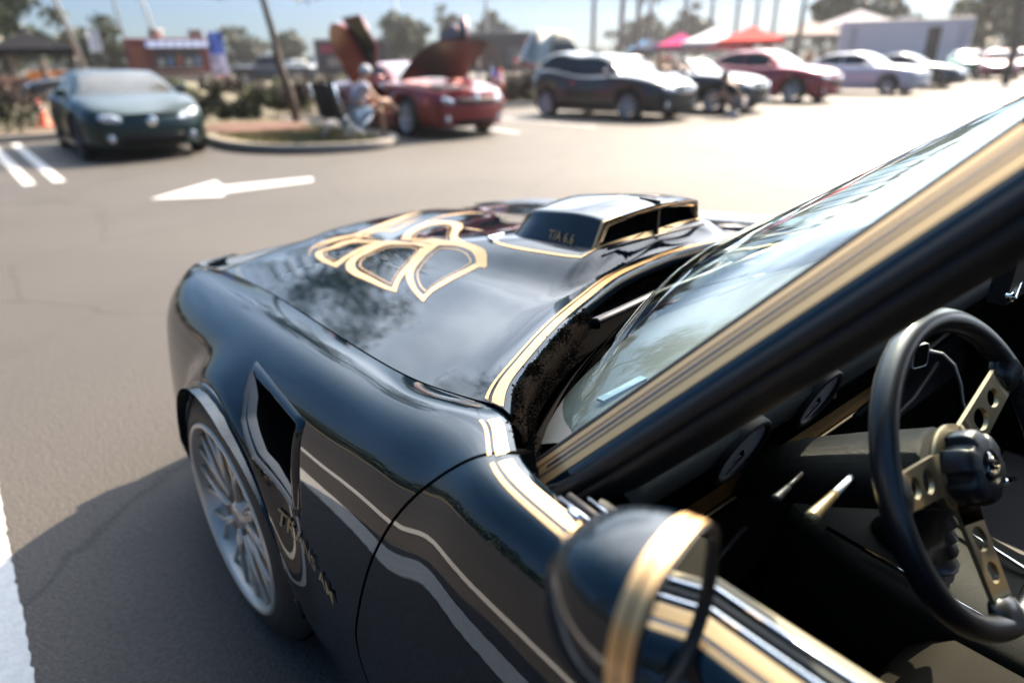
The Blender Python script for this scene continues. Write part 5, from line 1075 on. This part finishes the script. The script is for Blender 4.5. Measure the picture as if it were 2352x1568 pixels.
# ================================================================== PARKED CARS
GLS = mat('tinted_car_glass', (.006, .008, .009), .06, 0, .5, .3); GLS2 = mat('pale_reflecting_glass', (.10, .11, .10), .05, 0, 1.0)
LAMP = mat('headlamp_lens', (.45, .47, .50), .06, .6, 1.0); GRL = mat('grille_black', (.006, .006, .006), .6, 0, 0, .2); AMB = mat('amber_lens', (.6, .22, .03), .2, 0, 1)
def car_(name, label, cx, cy, rz, paint, L=4.4, Wd=1.8, H=1.38, wb=2.6, fo=.85, hood=.78, cowl=.95, yc=-.5, yf=-1.2, yr=-2.3, yg=-3.1, trunk=.95, tail=.80, R=.33, bumper=.62, grille=None, lamps=None, open_hood=False, doors_up=False, roof=True, cat='car', group='cars parked in the row facing the camera', glass=None, badge=True, rimm=None, low=(.22,), seed=0, hatch=False, z=0, roofm=None, emblem=None):
    """cy = front axle position; local +y forward; rz turns it"""
    root = empty(name, label, cat, (cx, cy, z), rz, group); gm = glass or GLS
    yF, yR = fo, fo-L; ya = 0.; yb2 = -wb; hw = Wd/2
    tp_ = [(yR, tail-.04)]+([(yR+.25, tail)] if yg > yR+.5 else [])+[(max(yg, yR+.15), trunk), ((yg+yc)/2, (cowl+trunk)/2-.01), (yc, cowl), (yc+(yF-yc)*.35, cowl+(hood-cowl)*.35+.025), (yc+(yF-yc)*.72, hood+.045), (yF, hood-.07)]
    top = spl([q[0] for q in tp_], [q[1] for q in tp_])
    pl = spl([yR, yR+.3, yR+.9, yb2, -wb*.5, ya, yF-.7, yF-.25, yF], [hw*.80, hw*.93, hw*.985, hw, hw*.985, hw, hw*.97, hw*.90, hw*.76])
    lo = low[0]; AR_ = R+.055
    def arch(y): 
        z2 = 0
        for c in (ya, yb2):
            if abs(y-c) < AR_: z2 = max(z2, R+math.sqrt(AR_**2-(y-c)**2))
        return z2
    SF = [(0, 0, .022), (.3, 0, .020), (.6, 0, .012), (.80, 0, .0), (.90, 0, -.028), (.955, 0, -.075), (.985, 0, -.16), (1.0, .52, 0), (.995, .40, 0), (.985, .30, 0), (.95, lo, 0), (.90, lo-.03, 0)]
    def sec(y, sx=1):
        w, zt = float(pl(y)), float(top(y)); zt = max(zt, .5); P = []; ar = arch(y)
        for i, (f, za, dz) in enumerate(SF):
            zz = zt+dz if za == 0 else za*min(1, (zt-.1)/.62)+0; ww = w*f
            if i < 7 and zz < .54: zz = .54-.001*i
            d = min(math.hypot(y-c, zz-R) for c in (ya, yb2)); ww += .022*math.exp(-((d-AR_)/.09)**2)*(zz > R*.8)
            if i >= 5 and zz < ar: zz = ar
            yy = y
            if y > yF-.45: yy = y-.16*f*f*((y-(yF-.45))/.45)**2
            if y < yR+.35: yy = y+.10*f*f
            if open_hood and f < .78 and yc+.05 < y < yF-.22: zz -= .16
            P.append(np.array([sx*ww, yy, zz]))
        return P
    ys = sorted(set(list(np.linspace(yR, yF, 64))+[c+s*AR_*math.cos(q) for c in (ya, yb2) for s in (1,) for q in np.linspace(0, PI, 15)]))
    mb = MB()
    for sx in (1, -1): mb.grid([sec(y, sx) for y in ys] if sx == 1 else [sec(y, sx)[::-1] for y in ys])
    for yy in (yF, yR):
        a = sec(yy, 1); b = sec(yy, -1); mb.add(a+b[::-1], [tuple(range(len(a)+len(b)))])
    mb.build('body', paint, root)
    # front fascia
    zt = float(top(yF))
    def fas(x, z_): w = float(pl(yF)); t = (z_-lo)/(zt-lo); return np.array([x, yF+.07*math.sin(max(0, min(1, t))*PI)**.7-.16*(x/w)**2+.01, z_])
    def patch(nm, x0, x1, z0, z1, m, off=.008, par=root, nx=8, tp=0., rnd=False, dz=0.):
        rows = []
        for i, x in enumerate(np.linspace(x0, x1, nx)):
            s = i/(nx-1); k = math.sin(s*PI)**.4 if rnd else 1-tp*abs(s-.5)*2; zm = (z0+z1)/2+dz*s; h = (z1-z0)/2*max(.05, k)
            rows.append([fas(x, zm-h)+np.array([0, off-.02, 0]), fas(x, zm-h)+np.array([0, off, 0]), fas(x, zm)+np.array([0, off+.004, 0]), fas(x, zm+h)+np.array([0, off, 0]), fas(x, zm+h)+np.array([0, off-.02, 0])])
        return MB().grid(rows).build(nm, m, par)
    w = float(pl(yF)); bp_ = MB().grid([[fas(x, z_) for z_ in np.linspace(lo-.02, zt-.03, 12)] for x in np.linspace(-w*.99, w*.99, 20)]).build('front_bumper', paint, root)
    G0 = grille or (.55, .28, .52)
    patch('grille', -w*G0[0], w*G0[0], G0[1], G0[2], GRL, .012, root, 10, .12); patch('lower_intake', -w*.7, w*.7, lo+.0, lo+.10, GRL, .012, root, 10, .2)
    LM = lamps or (.56, .98, .56, .68)
    for s in (-1, 1):
        o = patch('headlight', s*w*LM[0], s*w*LM[1], LM[2], LM[3], LAMP, .018, root, 10, .1, True, .05)
        MB().lathe([(0, 0), (.0, .05), (.02, .055), (.03, .05)], fas(s*w*(LM[0]*.5+LM[1]*.5), (LM[2]+LM[3])/2+.025)+np.array([0, -.01, 0]), 'y', 16).build('headlight_bulb', CHROME, o)
        MB().lathe([(0, 0), (.012, .05), (.0, .06)], fas(s*w*.82, lo+.12)+np.array([0, .012, 0]), 'y', 14).build('fog_light', LAMP, root)
        patch('splitter_fin', s*w*.62, s*w*.98, lo-.02, lo+.04, paint, .03, root, 6)
    if badge: MB().lathe([(0, 0), (.012, .06), (0, .075)], fas(0, zt-.10)+np.array([0, .015, 0]), 'y', 18).build('front_badge', emblem or CHROME, root)
    # cabin
    cz = spl([yg, yr, (yf+yr)/2, yf, yc], [trunk+.0, H-.035, H, H-.045, cowl-.01])
    def cab(y, off=0., n=9):
        zc, zb = float(cz(y)), float(top(y))-.03; hh = max(0, zc-zb); wb_ = hw*.865; wt = wb_-hh*.42; P = []
        for s in np.linspace(-1, 1, 2*n+1):
            a = abs(s); sg = 1 if s >= 0 else -1
            if a > .45: t = (1-a)/.55; P.append(np.array([sg*(wb_+(wt-wb_)*t+off), y, zb+(hh-.03)*t]))
            else: P.append(np.array([sg*(wt-.02)*a/.45, y, zc-.03*(a/.45)**3+off]))
        return P
    if roof:
        ycs = np.linspace(yg, yc, 30); MB().grid([cab(y) for y in ycs]).build('roof', roofm or paint, root)
        def gl(nm, y0, y1, s0, s1, off=.008, ny=8, m=gm):
            n = 9; rows = []
            for y in np.linspace(y0, y1, ny):
                P = cab(y, off); k = np.linspace(s0, s1, 9); idx = (k+1)/2*(2*n); rows.append([P[int(i)]*(1-(i-int(i)))+P[min(2*n, int(i)+1)]*(i-int(i)) for i in idx])
            return MB().grid(rows).build(nm, m, root)
        gl('windshield', yf+.03, yc-.04, -.40, .40); gl('rear_window', yg+.06, yr-.06, -.38, .38)
        ym = (yf+yr)/2-.05
        for s in (-1, 1):
            for (a, b) in ((ym+.03, yf+(yc-yf)*.50), (max(yg+.35, yr-.35), ym-.03)):
                rows = []
                for y in np.linspace(a, b, 8):
                    P = cab(y, .008); zc, zb = float(cz(y)), float(top(y))-.03; row = []
                    for t in (.12, .4, .7, .88): i = 9+s*9*(1-t*.55); i = max(0, min(18, i)); row.append(P[int(i)]*(1-(i-int(i)))+P[min(18, int(i)+1)]*(i-int(i)))
                    rows.append(row)
                MB().grid(rows).build('side_window', gm, root)
    else:
        fr = [(s*hw*.78, yc-.05, float(top(yc))-.02) for s in (-1,)]+[(s*hw*.62, yf+.05, H-.06) for s in (-1,)]+[(s*hw*.62, yf+.05, H-.06) for s in (1,)]+[(s*hw*.78, yc-.05, float(top(yc))-.02) for s in (1,)]
        MB().tube(fr, .03, 8).build('windshield_frame', paint, root); MB().add(fr, [(0, 1, 2, 3)]).build('windshield', GLS2, root, False)
        for s in (-1, 1): bevel(MB().box((s*.38-.24, yf-.75, .6), (s*.38+.24, yf-.6, 1.12)).build('seat', mat('brown_leather_seat', (.30, .13, .07), .5), root, False), .05, 3)
        MB().box((-hw*.75, yf-1.2, .82), (hw*.75, yc-.3, .90)).build('cockpit', BLKM, root, False)
    for s in (-1, 1):
        bevel(MB().box((s*(hw*.90), yc-.42, cowl-.02), (s*(hw*.90+.17), yc-.30, cowl+.11)).build('side_mirror', paint, root, False), .04, 3)
        MB().box((s*(hw*.995)-.01, yc-.55-.9, cowl-.20), (s*(hw*.995)+.015, yc-.55-.75, cowl-.175)).build('door_handle', CHROME, root, False)
        MB().box((s*hw*.985-.004, yc-.95-.5, lo+.08), (s*hw*.985+.006, yc-.945-.5, cowl-.1)).build('door_seam', BLKM, root, False)
        MB().box((s*hw*.97-.02, -wb+AR_+.05, lo-.05), (s*hw*.97+.02, -AR_-.05, lo+.02)).build('side_skirt', paint, root, False)
    # wheels
    RM = rimm or mat('silver_wheel', (.62, .62, .63), .28, .8)
    for (x, y, s) in ((-hw+.10, 0, -1), (hw-.10, 0, 1), (-hw+.10, -wb, -1), (hw-.10, -wb, 1)):
        wh = MB().lathe([(-.10, R*.70), (-.105, R*.92), (-.085, R), (.085, R), (.105, R*.92), (.10, R*.70)], (x, y, R), 'x', 32).build('wheel', TYRE, root)
        MB().lathe([(s*.102, R*.71), (s*.09, R*.66), (s*.02, R*.62), (-s*.09, R*.62)], (x, y, R), 'x', 32).build('rim', RM, wh)
        mb2 = MB()
        for k in range(10):
            q = 2*PI*k/10; mb2.tube([(x+s*.075, y+.03*math.cos(q), R+.03*math.sin(q)), (x+s*.085, y+R*.64*math.cos(q), R+R*.64*math.sin(q))], [.018, .014], 5)
        mb2.build('wheel_spokes', RM, wh); MB().lathe([(0, 0), (0, R*.5)], (x-s*.0, y, R), 'x', 20).build('brake_disc', mat('brake_steel', (.12, .12, .12), .4, .8), wh); MB().lathe([(s*.095, 0), (s*.09, .04), (s*.07, .05)], (x, y, R), 'x', 14).build('hub_cap', RM, wh)
    if open_hood:
        y0, y1 = yc+.05, yF-.20; a = math.radians(30); HP = []
        for i, t in enumerate(np.linspace(0, 1, 10)):
            row = []
            for s in np.linspace(-1, 1, 12):
                ww = hw*.80*(1-.16*t**2); d = (y1-y0)*t; row.append(np.array([s*ww, y0+d*math.cos(a)+.02*(1-s*s), cowl+.02+d*math.sin(a)+.05*(1-s*s)*1+.05*math.sin(t*PI)]))
            HP.append(row)
        hd = MB().grid(HP).build('raised_hood', paint, root)
        MB().grid([[p+np.array([0, .022, -.028]) for p in r] for r in HP]).build('hood_liner', mat('painted_underhood', (.005, .009, .013), .5, 0, 0, col2=(.018, .004, .005), vscale=4), hd)
        mb3 = MB(); random.seed(3)
        e = MB(); e.box((-.34, yc+.30, .70), (.34, yF-.35, .86)); e.build('engine_cover', mat('engine_grey_green', (.30, .34, .28), .35, .3, .4), root, False)
        for i in range(14):
            x = random.uniform(-.6, .6); y = random.uniform(yc+.15, yF-.35); s_ = random.uniform(.04, .11); MB().box((x-s_, y-s_, .66), (x+s_, y+s_, .80+random.random()*.10)).build('engine_part', [ALU, BLKP, MATS['engine_grey_green'], CHROME][i % 4], root, False)
        MB().tube([(-.55, yc+.2, .88), (.55, yc+.2, .88)], .025, 8).build('strut_brace', ALU, root)
    if doors_up:
        for s in (-1, 1):
            piv = np.array([s*hw*.97, yc-.25, cowl-.15]); ang = math.radians(58); R_ = np.array([[1, 0, 0], [0, math.cos(ang), math.sin(ang)], [0, -math.sin(ang), math.cos(ang)]])
            R_ = np.array([[1, 0, 0], [0, math.cos(-ang), -math.sin(-ang)], [0, math.sin(-ang), math.cos(-ang)]])
            DS = 1.22
            def tr(p): q = R_ @ (np.array(p)-np.array([s*hw*.97, yc-.25, cowl-.15])); q = q*DS; return piv+q+np.array([s*(.16+.28*max(0, q[2])), 0, .05])
            y0, y1 = yc-.25, yc-1.45; outl = [(y0, .28), (y0+.03, .5), (y0+.02, .72), (y0-.05, .88), (y0-.3, .95), (y1+.35, .96), (y1+.12, .90), (y1, .76), (y1-.05, .58), (y1-.03, .40), (y1+.06, .30), (y1+.22, .26)]
            A_ = [tr((s*hw*1.0, y, z_)) for y, z_ in outl]; B_ = [tr((s*hw*.90, y, z_)) for y, z_ in outl]
            d = MB(); d.grid([A_, B_], closev=True); n = len(outl); d.add(A_, [tuple(range(n))]); dd = d.build('raised_door', paint, root, False)
            MB().add(B_, [tuple(range(n))]).build('door_card', mat('door_card_grey', (.05, .06, .08), .4, 0, .4, col2=(.08, .02, .02), vscale=5), dd, False)
            MB().tube([tr((s*hw*.93, y0-.12, .90)), tr((s*hw*.80, y0-.45, 1.28)), tr((s*hw*.78, y1+.25, 1.30)), tr((s*hw*.9, y1+.05, .93))], .022, 8).build('window_frame', paint, dd)
            MB().add([tr((s*hw*.93, y0-.12, .90)), tr((s*hw*.80, y0-.45, 1.28)), tr((s*hw*.78, y1+.25, 1.30)), tr((s*hw*.9, y1+.05, .93))], [(0, 1, 2, 3)]).build('door_window', GLS, dd, False)
            MB().box((s*hw*1.0-.002, yc-1.4, .35), (s*hw*1.0+.008, yc-.3, .9)).build('door_opening', BLKM, root, False)
    return root
def cp(n, c, met=.5, r=.3, coat=.8, **k): return mat(n, c, r, met, coat, coatr=.04, **k)
car_('green_sports_car', 'dark green low sports coupe facing the camera at the left, next to the grass island', 1.34, 11.25, PI-.02, cp('deep_green_paint', (.006, .022, .020), coat=.3), L=4.25, Wd=1.84, H=1.30, wb=2.57, fo=.86, hood=.74, cowl=.93, yc=-.40, yf=-1.15, yr=-1.75, yg=-2.95, trunk=.93, tail=.88, grille=(.62, .22, .40), lamps=(.55, 1.0, .54, .66), glass=mat('painted_bronze_reflection_glass', (.045, .037, .022), .15, .0, .1, col2=(.012, .011, .007), vscale=2.2), rimm=mat('dark_wheel', (.05, .05, .055), .4, .5))  # glass colour mottled bronze to stand in for what it reflects
cam_ = car_('red_muscle_car', 'metallic dark red muscle car with its hood and doors raised beside the grass island', 6.72, 10.25, PI-.02, cp('metallic_red_paint', (.20, .007, .009), .3, .3), L=4.8, Wd=1.90, H=1.36, wb=2.85, fo=.95, hood=.86, cowl=1.00, yc=-.60, yf=-1.35, yr=-2.0, yg=-3.0, trunk=.98, tail=.92, R=.37, grille=(.60, .60, .70), lamps=(.66, .97, .585, .70), open_hood=True, doors_up=True, bumper=.7)
car_('black_hatchback', 'dark blue black hatchback, leftmost of the row of cars on the right', 12.05, 9.45, PI+.06, cp('blue_black_paint', (.005, .009, .015), .4), L=4.26, Wd=1.80, H=1.45, wb=2.63, fo=.88, hood=.82, cowl=1.0, yc=-.35, yf=-1.05, yr=-2.85, yg=-3.25, trunk=1.02, tail=.98, grille=(.5, .52, .60), lamps=(.5, .98, .60, .72), rimm=mat('pale_wheel', (.70, .70, .72), .3, .6))
car_('dark_convertible', 'dark blue convertible with its top down between the hatchback and the red sedan', 15.0, 9.2, PI+.05, cp('navy_paint', (.006, .011, .02), .4), L=4.5, Wd=1.78, H=1.36, wb=2.72, fo=.78, hood=.80, cowl=.96, yc=-.60, yf=-1.2, yr=-2.0, yg=-3.0, trunk=.95, tail=.90, roof=False, grille=(.4, .46, .62), lamps=(.5, .98, .58, .70), rimm=MATS['pale_wheel'])
car_('red_sedan', 'bright red tall sedan between the dark convertible and the white sedan', 19.9, 9.75, PI+.03, cp('bright_red_paint', (.30, .012, .03), .35), L=4.65, Wd=1.84, H=1.52, wb=2.8, fo=.84, hood=.88, cowl=1.05, yc=-.5, yf=-1.2, yr=-2.4, yg=-3.2, trunk=1.08, tail=1.0, R=.36, grille=(.5, .48, .66), lamps=(.55, .98, .64, .76), rimm=MATS['pale_wheel'])
car_('white_sedan', 'white sedan with grey side graphics between the red sedan and the last dark coupe', 25.6, 9.4, PI+.02, cp('white_paint', (.58, .56, .60), 0, .35), L=4.6, Wd=1.78, H=1.42, wb=2.65, fo=.88, hood=.84, cowl=.98, yc=-.5, yf=-1.2, yr=-2.3, yg=-3.1, trunk=1.02, tail=.98, grille=(.45, .60, .68), lamps=(.5, .98, .62, .70), rimm=MATS['pale_wheel'])
car_('dark_coupe', 'dark slate blue coupe, the last car at the right end of the row', 30.8, 9.9, PI+.10, cp('slate_blue_paint', (.025, .038, .055), .5), L=4.45, Wd=1.82, H=1.36, wb=2.6, fo=.88, hood=.78, cowl=.95, yc=-.5, yf=-1.2, yr=-1.9, yg=-3.1, trunk=.95, tail=.90, grille=(.6, .25, .38), lamps=(.52, 1.0, .56, .68), rimm=MATS['dark_wheel'])
def at(px, d): return bear(px, d)
far = 'cars far behind the row'
x, y = at(1318, 27); car_('off_road_vehicle', 'tall olive brown off road vehicle behind the dark hatchback', x, y, PI-.3, cp('olive_paint', (.11, .095, .05), .2, .5), L=4.4, Wd=1.85, H=2.05, wb=2.7, fo=.7, hood=1.15, cowl=1.25, yc=-.55, yf=-.85, yr=-3.35, yg=-3.6, trunk=1.25, tail=1.2, R=.45, low=(.5,), lamps=(.6, .9, .8, .95), grille=(.5, .75, 1.0), group=far)
x, y = at(2238, 47); car_('green_white_car', 'small green car with a white sunlit top near the far kerb at the right', x, y, PI/2+.5, cp('vivid_green_paint', (.05, .30, .13), .2), H=1.45, group=far, L=3.9, wb=2.4, hood=.95, cowl=1.02, roofm=MATS['white_paint'])
x, y = at(2300, 45); car_('red_car', 'red car behind the leaning trunk at the right edge', x, y, PI/2+.4, cp('signal_red_paint', (.28, .015, .02), .2), H=1.45, group=far)
x, y = at(2352, 52); car_('red_car', 'second red car cut by the right edge of the picture', x, y, PI/2+.2, MATS['signal_red_paint'], H=1.5, group=far)
x, y = at(560, 52); car_('pickup_truck', 'dark lifted pickup behind the hedge right of the food truck', x, y, PI/2-.4, cp('black_truck_paint', (.02, .02, .022), .2), L=5.6, Wd=1.95, H=2.0, wb=3.4, fo=.95, hood=1.25, cowl=1.3, yc=-.5, yf=-1.1, yr=-2.2, yg=-2.6, trunk=1.25, tail=1.2, R=.45, low=(.6,), lamps=(.65, .95, .95, 1.08), grille=(.55, .85, 1.1), group=far)
x, y = at(88, 38); car_('dark_low_car', 'dark car parked in front of the black canopy', x, y, PI/2+.1, cp('black_paint', (.008, .008, .01), .2), H=1.30, L=4.6, group=far)
x, y = at(640, 70); car_('silver_suv', 'pale grey sport utility vehicle far behind the slim tree', x, y, PI/2+.2, cp('silver_paint', (.2, .205, .215), .5), H=1.75, L=4.7, cowl=1.1, hood=1.05, trunk=1.1, group=far)
x, y = at(700, 75); car_('white_van', 'white van far behind the hedge left of the black trailer', x, y, PI/2, MATS['white_paint'], H=2.1, L=5.0, cowl=1.3, hood=1.15, trunk=1.3, yr=-3.7, yg=-4.0, group=far)
x, y = at(1400, 45); car_('white_car', 'white car behind the dark hatchback among the palms', x, y, PI/2, MATS['white_paint'], H=1.5, group=far)
# graphics on the white sedan, small flag on the open red car
fl = empty('small_flag', 'small stars and stripes flag standing in the engine bay of the open red car', 'flag', (7.40, 9.65, .80), .3)
MB().tube([(0, 0, 0), (0, 0, .46)], .006, 6).build('staff', CHROME, fl)
for i in range(7): MB().grid([[(s*.42, .03*math.sin(s*7), .42-.033*i-.12*s), (s*.42, .03*math.sin(s*7), .387-.033*i-.12*s)] for s in np.linspace(0 if i > 3 else .42, 1, 8)]).build('flag_stripe', mat('flagc%d' % (i % 2), [(.5, .04, .06), (.7, .68, .7)][i % 2], .7), fl)
MB().grid([[(s*.42, .03*math.sin(s*7)-.001, .42-.12*s), (s*.42, .03*math.sin(s*7)-.001, .29-.12*s)] for s in np.linspace(0, .42, 5)]).build('flag_canton', mat('flag_blue', (.03, .05, .30), .7), fl)
# ================================================================== air
hz = MB().box((-120, -90, -1.05), (340, 260, 22)).build('haze', None, None, False); hz.data.materials.clear()
hm = bpy.data.materials.new('haze_air'); hm.use_nodes = True; ht = hm.node_tree; ht.nodes.clear(); ho = N(ht, 'ShaderNodeOutputMaterial'); hv = N(ht, 'ShaderNodeVolumePrincipled')
hv.inputs['Color'].default_value = (.93, .95, 1, 1); hv.inputs['Density'].default_value = .00035; hv.inputs['Anisotropy'].default_value = .55; ht.links.new(hv.outputs[0], ho.inputs['Volume']); hz.data.materials.append(hm); tag(hz, kind='stuff')
